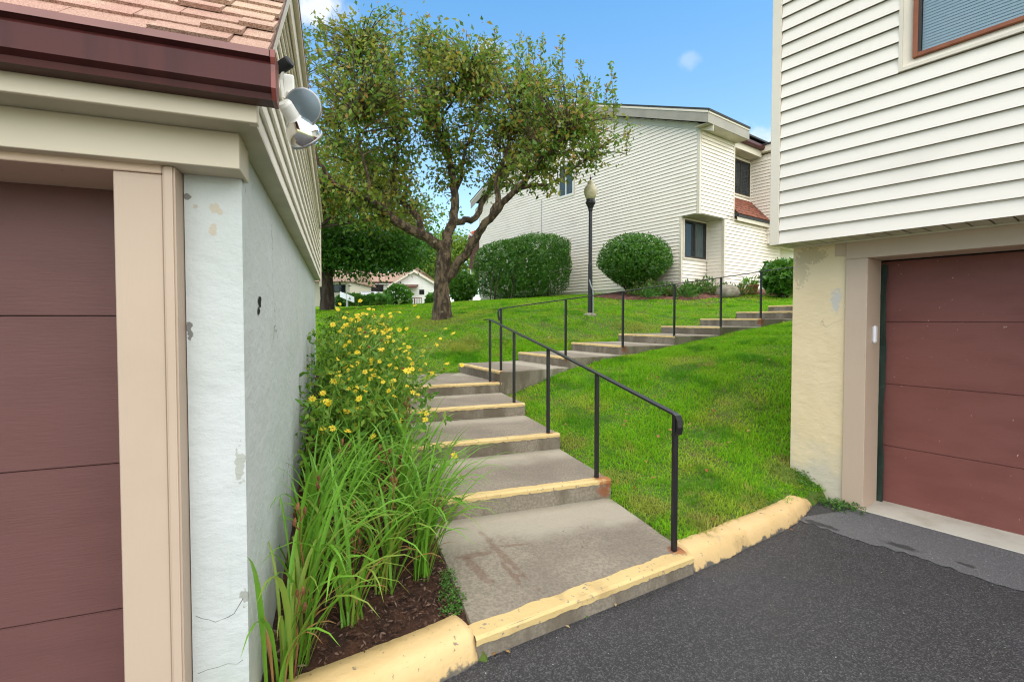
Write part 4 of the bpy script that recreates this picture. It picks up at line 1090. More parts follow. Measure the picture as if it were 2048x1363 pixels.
# gable windows: (t0,t1,z0,z1)
GW = [(5.55, 6.45, 6.62, 7.95), (5.75, 6.85, 3.82, 4.80)]
while z < 9.95:
    z2 = z + exh
    zm = z + exh / 2
    a0, a1 = tlim(z); b0, b1 = tlim(z2)
    if zm < ZO: a0 = b0 = .64
    else: a0 += .08 if z < 7.6 else 0; b0 += .08 if z < 7.6 else 0
    cuts = sorted([(g[0] - .06, g[1] + .06) for g in GW if g[2] - .06 < zm < g[3] + .06])
    lo = (a0, b0)
    for c0, c1 in cuts:
        board('siding_board', hb, hp(lo[0], 0, z), hp(c0, 0, z), hp(lo[1], 0, z2), hp(c0, 0, z2), -hq, MAT['siding'], .026)
        lo = (c1, c1)
    board('siding_board', hb, hp(lo[0], 0, z), hp(a1, 0, z), hp(lo[1], 0, z2), hp(b1, 0, z2), -hq, MAT['siding'], .026)
    # right return of the jetty, and the lower wall running back to the right
    if ZO < z < 7.28:
        board('siding_board', hb, hp(-.0, .085, z), hp(-.0, 1.94, z), hp(0, .085, z2), hp(0, 1.94, z2), -hw, MAT['siding'], .026)
    if z < 4.92:
        board('siding_board', hb, hp(0, 1.49, z), hp(0, 5.2, z), hp(0, 1.49, z2), hp(0, 5.2, z2), -hw, MAT['siding'], .026)
        board('siding_board', hb, hp(.02, 1.43, z), hp(.62, 1.43, z), hp(.02, 1.43, z2), hp(.62, 1.43, z2), -hq, MAT['tan_siding' if False else 'siding'], .012)
    if z < 3.52:
        board('siding_board', hb, hp(.62, .07, z), hp(.62, 1.40, z), hp(.62, .07, z2), hp(.62, 1.40, z2), -hw, MAT['siding'], .026)
    if 5.7 < z < 7.3:
        zz0 = z
        if 6.05 < zm < 7.28:
            board('siding_board', hb, hp(.60, 1.0, z), hp(.60, 2.78, z), hp(.60, 1.0, z2), hp(.60, 2.78, z2), -hw, MAT['siding'], .026)
        else:
            board('siding_board', hb, hp(.60, 1.0, z), hp(.60, 4.2, z), hp(.60, 1.0, z2), hp(.60, 4.2, z2), -hw, MAT['siding'], .026)
    if 4.6 < z < 7.35:
        board('siding_board', hb, hp(-.8, 4.16, z), hp(.60, 4.16, z), hp(-.8, 4.16, z2), hp(.60, 4.16, z2), -hq, MAT['siding'], .026)
    z = z2
# more wall cores
mb = MB()
mb.box(hp(.645, .05, ZB - .3), hq * 1.4, hw * .3, Z3 * 2.45)                 # notch back wall
mb.box(hp(.02, 1.452, ZB - .3), hq * 3.75, hw * .6, Z3 * 2.55)               # lower right wall
mb.box(hp(.63, 1.0, 4.9), hq * 5, hw * .4, Z3 * 2.6)                         # recessed upper wall
mb.box(hp(-.8, 4.19, 4.3), hq * 3.0, hw * 1.45, Z3 * 3.2)                     # next projecting bay
mb.box(hp(.3, 5.22, ZB - .3), hq * 3.0, hw * .6, Z3 * 2.4)
mb.build('wall', MAT['siding'], hb)
MB().box(hp(.0, .0, ZO - .012), hq * 1.95, hw * .66, Z3 * .016).build('soffit', MAT['soffit'], hb)
# corner boards
for t, q, z0, z1 in ((-.02, -.022, ZO - .02, 7.42), (.60, -.022, ZB - .02, ZO - .012), (-.02, 1.40, ZB - .02, ZO - .013)):
    MB().box(hp(t, q, z0), hw * .09, hq * .085, Z3 * (z1 - z0)).build('corner_board', MAT['trim'], hb)
MB().box(hp(-.025, 1.93, ZO - .06), hw * .07, hq * .06, Z3 * 2.62).build('corner_board', MAT['trim'], hb)
MB().box(hp(TL - .02, -.02, ZB), hw * .09, hq * .08, Z3 * 5.0).build('corner_board', MAT['trim'], hb)
# base skirt
MB().box(hp(.62, .03, ZB - .35), hw * 12, hq * .04, Z3 * .34).build('foundation', MAT['dark'], hb)
MB().box(hp(.03, 1.5, ZB - .4), hq * 3.7, hw * .04, Z3 * .39).build('foundation', MAT['rock'], hb)
# seam strip down the gable
MB().box(hp(7.55, -.024, 4.4), hw * .022, -hq * .006, Z3 * 2.4).build('seam_strip', MAT['galv'], hb)
# roof slabs, fascias
def roof_slab(t0, z0, t1, z1, q0, q1, th, mat, name):
    mb = MB(); mb.prism([hp(t0, q0, z0), hp(t1, q0, z1), hp(t1, q0, z1 + th), hp(t0, q0, z0 + th)], hq * (q1 - q0))
    return mb.build(name, mat, hb)
sl_ = (10.15 - 7.50) / 6.7
roof_slab(6.3, 10.42, -.5, 10.42 - sl_ * 6.8, -.32, 2.05, .06, MAT['roofdark'], 'roof')
roof_slab(6.3, 10.42, 13.1, 10.42 - sl_ * 6.8, -.32, 9, .06, MAT['roofdark'], 'roof')
roof_slab(6.3, 10.42, .15, 10.42 - sl_ * 6.15, 2.06, 9, .06, MAT['roofdark'], 'roof')
for (ta, tb) in ((6.3, -.46), (6.3, 13.06)):
    za, zb = 10.42, 10.42 - sl_ * abs(6.3 - tb)
    mb = MB(); mb.prism([hp(ta, -.30, za - .004), hp(tb, -.30, zb - .004), hp(tb, -.30, zb - .35), hp(ta, -.30, za - .35)], hq * .03); mb.build('fascia', MAT['greyfascia'], hb)
    mb = MB(); mb.prism([hp(ta, -.315, za - .004), hp(tb, -.315, zb - .004), hp(tb, -.315, zb - .07), hp(ta, -.315, za - .07)], hq * .014); mb.build('fascia_trim', MAT['trim'], hb)
    mb = MB(); mb.prism([hp(ta, -.03, za - .36), hp(tb, -.03, zb - .36), hp(tb, -.03, zb - .54), hp(ta, -.03, za - .54)], hq * .02); mb.build('frieze_board', MAT['trim'], hb)
zb = 10.42 - sl_ * 6.76
MB().box(hp(-.46, -.27, zb - .35), hq * 2.32, hw * .03, Z3 * .34).build('fascia', MAT['greyfascia'], hb)
MB().box(hp(-.475, -.29, zb - .07), hq * 2.34, hw * .014, Z3 * .065).build('fascia_trim', MAT['trim'], hb)
MB().box(hp(-.43, -.27, zb - .345), hq * 2.30, hw * .43, Z3 * .012).build('soffit', MAT['soffit'], hb)
MB().box(hp(-.43, -.27, zb - .345), hq * .24, hw * 7, Z3 * .01)
# recessed eave: gutter, fascia, soffit
ze = 7.62
prof = [(.15, ze), (.03, ze), (-.0, ze + .05), (-.0, ze + .14), (.15, ze + .15)]
mb = MB(); mb.loft([[hp(t, 1.98, z) for t, z in prof], [hp(t, 4.0, z) for t, z in prof]]); mb.build('gutter', MAT['gutter'], hb)
MB().box(hp(.155, 1.98, ze - .22), hq * 2.1, hw * .02, Z3 * .24).build('fascia', MAT['trim'], hb)
MB().box(hp(.175, 1.98, ze - .21), hq * 2.1, hw * .43, Z3 * .012).build('soffit', MAT['soffit'], hb)
roof_slab(.1, ze + .15, 3, ze + 1.25, 2.06, 9, .05, MAT['roofdark'], 'roof')
MB().box(hp(-.9, 4.0, 7.55), hq * 3.2, hw * 1.6, Z3 * .22).build('fascia', MAT['trim'], hb)
MB().box(hp(-.95, 3.96, 7.775), hq * 3.3, hw * 1.65, Z3 * .05).build('roof', MAT['roofdark'], hb)
# shingled skirt roof over the lower wall: courses of tabs
sk0, sk1 = np.array([-.16, 5.08]), np.array([.60, 5.92])
mb = MB(); mb.prism([hp(t, 2.0, z) for t, z in ((-.16, 5.06), (.60, 5.90), (.60, 5.0), (-.16, 5.0))], hq * 2.16)
skirt = mb.build('skirt_roof', MAT['roofdark'], hb)
rs = random.Random(9)
for r_ in range(7):
    f0, f1 = r_ / 7, (r_ + 1.25) / 7
    q = 2.0 - rs.uniform(0, .2)
    while q < 4.16:
        w_ = rs.uniform(.22, .36); q1 = min(q + w_, 4.16); q0 = max(q, 2.0)
        if q1 - q0 > .03:
            A = sk0 + (sk1 - sk0) * f0; B = sk0 + (sk1 - sk0) * min(f1, 1.0); nn = np.array([-.69, .72])
            lift = .012 + rs.uniform(0, .008)
            mb = MB(); mb.loft([[hp(A[0] + nn[0] * x, qq, A[1] + nn[1] * x) for x in (.0, lift + .01)] + [hp(B[0] + nn[0] * x, qq, B[1] + nn[1] * x) for x in (.012, .002)] for qq in (q0 + .003, q1 - .003)])
            mb.build('shingle', MAT['redroof'], skirt)
        q += w_
MB().box(hp(-.17, 2.0, 4.99), hq * 2.16, hw * .05, Z3 * .05).build('gutter', MAT['roofdark'], hb)
MB().box(hp(-.13, 2.0, 4.86), hq * 2.16, hw * .02, Z3 * .13).build('fascia', MAT['trim'], hb)
MB().box(hp(-.11, 2.0, 4.88), hq * 2.16, hw * .1, Z3 * .012).build('soffit', MAT['soffit'], hb)

def hwindow(o, ax, out, w, h, mull=.5, sash=MAT['darkframe'], trimw=.05, curt=True, cur2=False):
    """slider window: o lower-left corner, ax along, out = outward"""
    o = np.array(o, float)
    root = MB().box(o + out * .001, ax * w, -out * .01, Z3 * h).build('window', MAT['dark'], hb)
    t = MB()
    t.box(o - ax * trimw - Z3 * trimw - out * .005, ax * (w + 2 * trimw), out * .035, Z3 * trimw)
    t.box(o - ax * trimw + Z3 * h - out * .005, ax * (w + 2 * trimw), out * .035, Z3 * trimw)
    t.box(o - ax * trimw - out * .005, ax * trimw, out * .034, Z3 * h)
    t.box(o + ax * w - out * .005, ax * trimw, out * .034, Z3 * h)
    t.build('casing', MAT['trim'], root)
    f = MB(); b = .05
    f.box(o, ax * w, out * .025, Z3 * b); f.box(o + Z3 * (h - b), ax * w, out * .025, Z3 * b)
    f.box(o + Z3 * b, ax * b, out * .024, Z3 * (h - 2 * b)); f.box(o + ax * (w - b) + Z3 * b, ax * b, out * .024, Z3 * (h - 2 * b))
    f.box(o + ax * (w * mull - b / 2) + Z3 * b, ax * b, out * .022, Z3 * (h - 2 * b))
    f.build('frame', sash, root)
    for x0, x1 in ((b, w * mull - b / 2), (w * mull + b / 2, w - b)):
        g = MB(); g.add([o + ax * x0 + Z3 * b + out * .013, o + ax * x1 + Z3 * b + out * .013, o + ax * x1 + Z3 * (h - b) + out * .013, o + ax * x0 + Z3 * (h - b) + out * .013], [(0, 1, 2, 3)])
        g.build('pane', MAT['glass'], root)
    if curt:
        g = MB(); m_ = 12; x0, x1 = ((w * mull + .06, w * .86) if not cur2 else (.05, w - .05))
        top = []; bot = []
        for i in range(m_ + 1):
            q = o + ax * (x0 + (x1 - x0) * i / m_) + out * (.006 + .003 * (i % 2)); top.append(q + Z3 * (h - .06)); bot.append(q + Z3 * .06)
        g.add(bot + top, [(i, i + 1, m_ + 2 + i, m_ + 1 + i) for i in range(m_)])
        g.build('curtain', MAT['curtain'], root)
    return root
hwindow(hp(.60, .12, 3.58), hq, -hw, 1.22, 1.20, .48)
hwindow(hp(.58, 2.80, 6.06), hq, -hw, 1.28, 1.22, .5, curt=False)
whitef = M('white_window_frame', (0.75, 0.75, 0.72), 0.4)
hwindow(hp(6.45, -.004, 6.62), -hw, -hq, .88, 1.32, .5, whitef, .06, True, True)
hwindow(hp(6.85, -.004, 3.82), -hw, -hq, 1.08, .98, .5)

# raised wooden deck at the far left end of the condo, with a flower box on its rail
dk = thing('deck', hp(13.4, .6, 2.4), 'dark brown raised wooden deck with boarded railing at the left end of the condo', 'deck')
for i in range(7):
    MB().box(hp(12.75 + i * .155, .1, 4.55), hw * .14, hq * .03, Z3 * 1.25).build('board', MAT['deckwood'], dk)
MB().box(hp(12.68, .05, 5.80), hw * 1.25, hq * .14, Z3 * .06).build('cap_rail', MAT['deckwood'], dk)
MB().box(hp(12.68, .13, 5.60), hw * 1.2, hq * .05, Z3 * .10).build('rail', MAT['deckwood'], dk)
MB().box(hp(12.68, .06, 4.35), hw * 1.2, hq * 2.5, Z3 * .2).build('floor', MAT['deckwood'], dk)
for t in (12.72, 13.78):
    MB().box(hp(t, .14, 2.2), hw * .10, hq * .10, Z3 * 3.6).build('post', MAT['whitewall'], dk)
fb = MB().box(hp(12.72, -.08, 5.87), hw * .95, hq * .2, Z3 * .16)
fbo = thing('flower_box', hp(13.2, 0, 5.87), 'planter of orange and white flowers on the deck rail', 'planter')
fb.build('box', MAT['deckwood'], fbo)
mb = MB()
for i in range(70):
    c = hp(12.75 + random.random() * .95, random.uniform(-.1, .14), 6.03 + random.random() * .24); s_ = random.uniform(.04, .07)
    mb.box(c, V3(s_, 0, random.uniform(-.02, .02)), V3(0, s_, 0), V3(0, 0, s_), 0 if (c[0] > hp(13.35, 0, 0)[0]) else random.choice((0, 1)))
mb.build('blossom', [MAT['redflower'], MAT['whiteflower']], fbo)

# ------------------------------------------------------------------ foliage makers
def unit(a): return a / (np.linalg.norm(a, axis=-1, keepdims=True) + 1e-9)
def leaf_quads(P, D, N, L, Wd, fold=.25):
    """rhombic leaves: base P, direction D, face normal N"""
    Sd = unit(np.cross(D, N)); L = L[:, None]; Wd = Wd[:, None]
    mid = P + D * L * .48
    a = P; b = mid + Sd * Wd * .5 + N * Wd * fold; c = P + D * L - N * L * .08; d_ = mid - Sd * Wd * .5 + N * Wd * fold
    V = np.stack([a, b, c, d_], 1).reshape(-1, 3)
    F = np.arange(len(V)).reshape(-1, 4)
    return V, F
def rand_dirs(n, up=0.0):
    d_ = rng.normal(size=(n, 3)); d_[:, 2] += up
    return unit(d_)

def foliage(name, parent, P, Dv, L, ratio, mat, Nv=None, extra=None):
    n = len(P)
    if Nv is None: Nv = rand_dirs(n, .8)
    Nv = unit(Nv - Dv * (Nv * Dv).sum(1, keepdims=True))
    V, F = leaf_quads(P, Dv, Nv, L, L * ratio)
    off = OFF[parent.name]
    return link(name, np_mesh(name, V - off, F, mat), parent)

def limb_mesh(parent, paths, mat, name='trunk', n=9):
    mb = MB()
    for pts, rad, nn in paths: mb.tube(pts, rad, nn)
    return mb.build(name, mat, parent, smooth=True)

def smooth_path(pts, rad, m=5, jit=0.0, r=random):
    pts = [np.array(p, float) for p in pts]; out = []; ro = []
    n = len(pts)
    for i in range(n - 1):
        p0, p1, p2, p3 = pts[max(i - 1, 0)], pts[i], pts[i + 1], pts[min(i + 2, n - 1)]
        for k in range(m):
            t = k / m
            q = .5 * ((2 * p1) + (-p0 + p2) * t + (2 * p0 - 5 * p1 + 4 * p2 - p3) * t * t + (-p0 + 3 * p1 - 3 * p2 + p3) * t ** 3)
            if jit and not (i == 0 and k == 0): q = q + np.array([r.uniform(-jit, jit) for _ in range(3)])
            out.append(q); ro.append(rad[i] + (rad[i + 1] - rad[i]) * t)
    out.append(pts[-1]); ro.append(rad[-1])
    return out, ro

# ------------------------------------------------------------------ CRAB APPLE
TB = V3(-1.76, 12.0, zg1(-1.76, 12.0) - .05)
ct = thing('crabapple_tree', TB, 'spreading crabapple tree with gnarled trunk and thinning olive leaves in the lawn', 'tree')
limbs = []
def L_(pp, rr, m=4, jit=.03):
    pts = [at(px, py, Y) for px, py, Y in pp]
    P_, R_ = smooth_path(pts, rr, m, jit)
    limbs.append((P_, R_, 10 if rr[0] > .06 else 7)); return P_
tr_pts = [TB + V3(0, 0, -.1), at(884, 612, 12.0), at(883, 581, 12.0), at(885, 548, 12.0), at(888, 515, 12.0), at(889, 488, 12.0)]
P_, R_ = smooth_path(tr_pts, [.30, .225, .195, .19, .185, .15], 4, .012); limbs.append((P_, R_, 14))
L_([(893, 562, 12.0), (908, 538, 11.95), (934, 503, 11.8), (958, 465, 11.6), (987, 426, 11.4), (1026, 387, 11.2), (1065, 339, 10.9), (1100, 300, 10.7), (1140, 268, 10.6)], [.12, .115, .11, .10, .09, .07, .055, .04, .02])
L_([(985, 428, 11.4), (996, 395, 11.5), (992, 355, 11.7), (1010, 310, 11.9), (1030, 250, 12.1), (1050, 190, 12.2)], [.075, .07, .06, .045, .03, .012])
L_([(1030, 384, 11.2), (1060, 372, 11.0), (1100, 368, 10.8), (1130, 350, 10.7), (1170, 320, 10.5)], [.05, .045, .035, .025, .012])
L_([(889, 496, 12.0), (898, 462, 12.1), (906, 440, 12.2), (910, 387, 12.3), (903, 339, 12.4), (893, 300, 12.5), (871, 255, 12.6), (860, 190, 12.7), (865, 120, 12.8)], [.14, .125, .115, .10, .085, .07, .05, .035, .015])
L_([(908, 395, 12.3), (922, 350, 12.6), (930, 310, 12.8), (945, 250, 13.0), (955, 190, 13.1)], [.06, .055, .045, .03, .012])
L_([(904, 447, 12.2), (930, 440, 12.5), (950, 438, 12.7), (968, 400, 13.1), (990, 366, 13.4), (1020, 320, 13.7), (1050, 270, 13.9)], [.09, .085, .08, .07, .055, .04, .015])
L_([(886, 500, 12.0), (866, 482, 11.9), (842, 469, 11.7), (793, 440, 11.3), (745, 402, 10.9), (705, 382, 10.6), (673, 368, 10.4), (645, 335, 10.2), (625, 300, 10.0)], [.14, .13, .12, .105, .08, .065, .055, .035, .015])
L_([(852, 475, 11.8), (838, 440, 11.9), (822, 418, 12.0), (803, 405, 12.1), (786, 375, 12.2), (789, 329, 12.3), (795, 285, 12.4), (780, 220, 12.5), (770, 150, 12.6)], [.085, .08, .075, .07, .06, .05, .04, .025, .01])
L_([(800, 404, 12.1), (775, 390, 12.3), (757, 365, 12.6), (721, 322, 12.9), (690, 318, 13.1), (680, 260, 13.3), (677, 194, 13.4)], [.06, .055, .05, .04, .035, .025, .01])
L_([(742, 402, 10.9), (735, 350, 10.7), (720, 300, 10.6), (715, 240, 10.5)], [.04, .035, .025, .01])
L_([(668, 366, 10.4), (655, 370, 10.2), (640, 362, 10.1)], [.03, .02, .01])
L_([(872, 257, 12.6), (900, 210, 12.2), (935, 160, 11.8)], [.035, .025, .01])
L_([(780, 222, 12.5), (740, 160, 12.2), (720, 100, 12.0)], [.03, .02, .008])
nodes = np.array([p for P_, R_, n_ in limbs[1:] for p in P_[6:]]); 
# attractor points through the crown: lumpy ellipsoids (pixel centre, depth, radii in m)
LOBES = [(870, 215, 12.2, 2.3, 2.4, 1.5, 1.1), (700, 190, 12.2, 1.5, 1.8, 1.7, .8), (785, 190, 12.0, 1.3, 1.8, 1.7, .7), (965, 190, 12.1, 1.3, 1.8, 1.4, .8), (1060, 225, 11.6, 1.8, 2.0, 1.3, 1.0), (1150, 250, 11.0, 1.1, 1.4, .9, .6),
         (690, 330, 11.2, 1.0, 1.5, .9, .6), (820, 120, 12.6, 1.7, 1.6, 1.3, .8), (640, 190, 11.8, .8, 1.3, 1.7, .5), (960, 270, 12.0, 2.0, 1.9, .9, .8), (1080, 345, 10.9, 1.0, .9, .42, .5), (1180, 265, 10.8, .9, .9, .6, .6), (1105, 318, 10.9, 1.1, .9, .4, .6),
         (925, 130, 12.2, 1.3, 1.6, 1.1, .6), (830, 350, 12.0, 1.1, 1.0, .55, .3), (1000, 350, 12.6, 1.0, 1.0, .45, .35), (790, 290, 12.2, 1.7, 1.6, .8, .7), (655, 375, 10.5, .8, 1.0, .55, .5), (725, 425, 10.9, .8, 1.0, .4, .35), (805, 385, 11.8, .7, .9, .45, .3), (1040, 130, 11.8, 1.3, 1.5, .7, .5), (690, 405, 10.8, 1.1, 1.2, .45, .4)]
wts = np.array([l[6] for l in LOBES]); wts /= wts.sum()
NCL = 1660
tw = MB(); LP, LD_, LL = [], [], []
rr_ = random.Random(21)
cmain = at(905, 205, 12.0)
def clump(p):
    return math.sin(p[0] * 2.3 + 1.1) * math.sin(p[2] * 2.9 + .4) + .7 * math.sin(p[0] * 4.7 + p[1] * 2.1) * math.sin(p[2] * 5.3 - p[1] * 1.7)
for i in range(NCL):
    if rng.random() < .62:
        for _ in range(20):
            v = rng.normal(size=3); v /= np.linalg.norm(v); v *= rng.random() ** .40
            p = cmain + v * np.array([4.25, 2.8, 2.45]) * rng.uniform(.9, 1.1)
            # open underside in the middle, outer branches hanging lower
            if v[2] < -.35 and abs(v[0] - .05) < .42 and rng.random() < .75: continue
            if clump(p) > -.55 + rng.uniform(-.2, .2): break
        lb_ = None
    else:
        lb_ = LOBES[rng.choice(len(LOBES), p=wts)]
        c = at(*lb_[:3]); v = rng.normal(size=3); v /= np.linalg.norm(v); v *= rng.random() ** .36 * rng.uniform(.8, 1.32)
        p = c + v * np.array([lb_[3], lb_[4], lb_[5]])
    px_c = p[0] / p[1] * FPX + 1024; py_c = 638 - (p[2] - 1.6) / p[1] * FPX
    if px_c < 590 or (px_c > 1110 and py_c > 345) or py_c < np.interp(px_c, [600, 840, 900, 1000, 1100, 1180, 1245], [15, 22, 70, 95, 125, 180, 235]) + rng.normal() * 14: continue
    dn = nodes - p; dn[:, 2] *= 1.0
    dist = (dn ** 2).sum(1) + np.maximum(0, nodes[:, 2] - p[2]) * 1.0
    j = int(np.argmin(dist)); q = nodes[j]; ln = np.linalg.norm(p - q)
    if ln > 3.0: continue
    mid = (p + q) / 2 + V3(0, 0, .12 * ln) + rng.normal(size=3) * .06 * ln
    pts, rd = smooth_path([q, mid, p], [.014 + .004 * ln, .009, .003], 3)
    tw.tube(pts, rd, 4, cap=False)
    nl = rr_.randint(9, 25)
    f = .30 + .7 * rng.random(nl); f = f[:, None]
    base = (1 - f) ** 2 * q + 2 * f * (1 - f) * mid + f ** 2 * p
    spd = .05 + .11 * f
    LP.append(base + rng.normal(size=(nl, 3)) * spd); LD_.append(unit(rng.normal(size=(nl, 3)) + np.array([0, 0, -.55]) + (p - q) / (ln + .1) * .5)); LL.append(rng.uniform(.085, .165, nl))
# upright water shoots along the top of the crown
SH = [(612, 60), (640, 40), (665, 30), (700, 60), (745, 45), (800, 20), (805, 60), (880, 75), (878, 40), (968, 70), (990, 55), (995, 95), (1040, 70), (1060, 75), (1085, 72), (1125, 70), (1110, 110), (1160, 120), (1175, 155), (1165, 165), (1222, 130), (1215, 170), (1195, 160), (1232, 195), (1255, 235), (620, 110), (605, 90), (730, 35), (770, 70), (845, 60), (930, 90)]
for (px, py) in SH:
    Y = rr_.uniform(11.2, 12.6); top = at(px, py, Y); ln = rr_.uniform(.7, 1.5)
    bot = top + V3(rr_.uniform(-.15, .15), rr_.uniform(-.1, .1), -ln)
    tw.tube([bot, (bot + top) / 2 + rng.normal(size=3) * .03, top], [.010, .006, .003], 4, cap=False)
    j = int(np.argmin(((nodes - bot) ** 2).sum(1))); q = nodes[j]
    pts, rd = smooth_path([q, (q + bot) / 2 + V3(0, 0, .1), bot], [.022, .016, .010], 3); tw.tube(pts, rd, 4, cap=False)
    nl = int(44 * ln) + 14
    f = rng.random(nl)[:, None]
    LP.append(bot + (top - bot) * f + rng.normal(size=(nl, 3)) * .035); dd2 = rng.normal(size=(nl, 3)); dd2[:, 2] = rng.uniform(.1, 1.0, nl); LD_.append(unit(dd2)); LL.append(rng.uniform(.075, .13, nl))
    q2 = 26; f = rng.random(q2)[:, None]
    LP.append(q + (bot - q) * f + rng.normal(size=(q2, 3)) * .14); LD_.append(rand_dirs(q2)); LL.append(rng.uniform(.06, .105, q2))
limb_mesh(ct, limbs, MAT['bark'])
tw.build('twigs', MAT['bark'], ct)
LP = np.concatenate(LP); LD_ = np.concatenate(LD_); LL = np.concatenate(LL)
foliage('crown', ct, LP, LD_, LL, .52, MAT['crab'])
# tiny fruit
fp = LP[rng.choice(len(LP), 420, replace=False)] - np.array([0, 0, .05])
mb = MB()
for p in fp:
    r0 = .014; mb.add([p + V3(r0, 0, 0), p + V3(0, r0, 0), p - V3(r0, 0, 0), p - V3(0, r0, 0), p + V3(0, 0, r0), p - V3(0, 0, r0)], [(0, 1, 4), (1, 2, 4), (2, 3, 4), (3, 0, 4), (1, 0, 5), (2, 1, 5), (3, 2, 5), (0, 3, 5)])
fr_ = mb.build('fruit', MAT['fruit'], ct); fr_['kind'] = 'stuff'

# ------------------------------------------------------------------ other trees
def round_tree(name, label, base, trunk_h, r0, lobes, mat, leaf, nleaf, bark='darkbark', group=None, lean=(0, 0), ratio=.6, droop=-.3):
    """lobes: (dx, dy, z above base, rx, ry, rz, weight)"""
    base = np.array(base, float)
    t = thing(name, base, label, 'tree', group)
    paths = []
    top = base + V3(lean[0], lean[1], trunk_h)
    P_, R_ = smooth_path([base - Z3 * .2, base + V3(lean[0] * .3, lean[1] * .3, trunk_h * .5), top], [r0 * 1.25, r0, r0 * .7], 4, r0 * .1); paths.append((P_, R_, 10))
    LPs, LDs, LLs = [], [], []
    w_ = np.array([l[6] for l in lobes]); w_ /= w_.sum()
    for l in lobes:
        c = base + V3(l[0], l[1], l[2])
        for k in range(3):
            tip = c + rng.normal(size=3) * np.array(l[3:6]) * .4
            P_, R_ = smooth_path([top - Z3 * trunk_h * rng.uniform(0, .4), (top + tip) / 2 + rng.normal(size=3) * .2, tip], [r0 * .45, r0 * .25, r0 * .06], 3); paths.append((P_, R_, 6))
    ncl = max(24, nleaf // 60)
    for i in range(ncl):
        l = lobes[rng.choice(len(lobes), p=w_)]; c = base + V3(l[0], l[1], l[2])
        v = rng.normal(size=3); v /= np.linalg.norm(v); v *= rng.uniform(.55, 1.0)
        p = c + v * np.array(l[3:6]); nn = nleaf // ncl
        cs = np.array([1, 1, .45]) * leaf * rng.uniform(2.2, 4.2)
        LPs.append(p + rng.normal(size=(nn, 3)) * cs)
        LDs.append(unit(rng.normal(size=(nn, 3)) + v * .8 + np.array([0, 0, droop]))); LLs.append(rng.uniform(.7, 1.3, nn) * leaf)
    limb_mesh(t, paths, MAT[bark])
    foliage('crown', t, np.concatenate(LPs), np.concatenate(LDs), np.concatenate(LLs), ratio, MAT[mat])
    return t
def gz(px, Y): x = (px - 1024) / FPX * Y; return V3(x, Y, zg1(x, Y))

b = gz(655, 19); 
round_tree('maple_tree', 'dark green maple with low drooping branches just past the left garage', b, 2.6, .24,
           [(.6, .3, 2.0, 1.5, 1.5, .55, 1), (1.9, .6, 2.3, 1.2, 1.4, .55, .8), (-.4, 0, 2.9, 1.5, 1.6, .8, 1), (1.2, .8, 3.0, 1.7, 1.6, .7, 1), (2.6, .8, 2.9, 1.1, 1.3, .55, .7), (-.2, .5, 3.6, 1.4, 1.6, .5, .4)],
           'darkleaf', .16, 15000, group='trees behind the lawn')
b = gz(600, 16.5)
round_tree('locust_tree', 'yellowing tree reaching out above the dark maple beside the left garage', b, 3.2, .13,
           [(.7, 0, 4.0, 1.2, 1.2, .7, 1), (2.0, .4, 4.2, 1.2, 1.2, .7, 1), (1.1, 0, 5.2, 1.2, 1.2, .8, .7), (3.3, .5, 3.6, 1.1, 1.1, .5, .9), (2.7, .3, 4.9, 1.0, 1.0, .6, .5)],
           'yellowleaf', .12, 9000, group='trees behind the lawn')
b = gz(800, 66)
round_tree('oak_tree', 'tall dark tree directly behind the small white house', b, 5, .4,
           [(-4, 0, 8, 5, 4, 3.5, 1), (3, 0, 8, 5, 4, 3.5, 1), (0, 0, 12, 5, 4, 3.5, 1), (-9, 2, 9, 5, 4, 4, 1), (6, 0, 5, 4, 4, 3, .7)], 'darkleaf', .55, 6500, group='trees behind the lawn')
b = gz(912, 58)
round_tree('ash_tree', 'lime green tree between the crabapple trunk and the condo deck', b, 2.5, .22,
           [(-.6, 0, 4.2, 2.2, 2, 2.0, 1), (.9, 0, 6.2, 2.2, 2, 2.2, 1), (-.4, 0, 8.0, 1.8, 1.8, 1.5, .8), (1.0, 0, 3.2, 1.7, 1.7, 1.3, .7)], 'limeleaf', .34, 6000, group='trees behind the lawn')
b = gz(856, 66)
round_tree('young_tree', 'small bright green tree beside the white house gable', b, 1.5, .12,
           [(0, 0, 4.6, 2.3, 2, 2.3, 1), (-.8, 0, 7.4, 2.0, 2, 2.0, .8), (1.4, 0, 7.0, 1.9, 1.9, 1.9, .7)], 'limeleaf', .36, 4200, group='trees behind the lawn')
b = gz(868, 62)
round_tree('conifer_tree', 'slim blue green tree glimpsed through the fork of the crabapple', b, 2, .14,
           [(0, 0, 4.5, 1.0, 1.0, 1.6, 1), (0, 0, 7.2, .8, .8, 1.6, .8)], 'darkleaf', .24, 3000, group='trees behind the lawn')
b = gz(590, 40)
round_tree('oak_tree', 'large dark tree half hidden behind the left garage roof', b, 4, .35,
           [(0, 0, 7, 4, 3.5, 3, 1), (2, 0, 10, 4, 3.5, 3, 1), (3.5, 0, 6, 3, 3, 2.4, .8), (-3, 0, 9, 4, 4, 3, .8)], 'darkleaf', .40, 7000, group='trees behind the lawn')

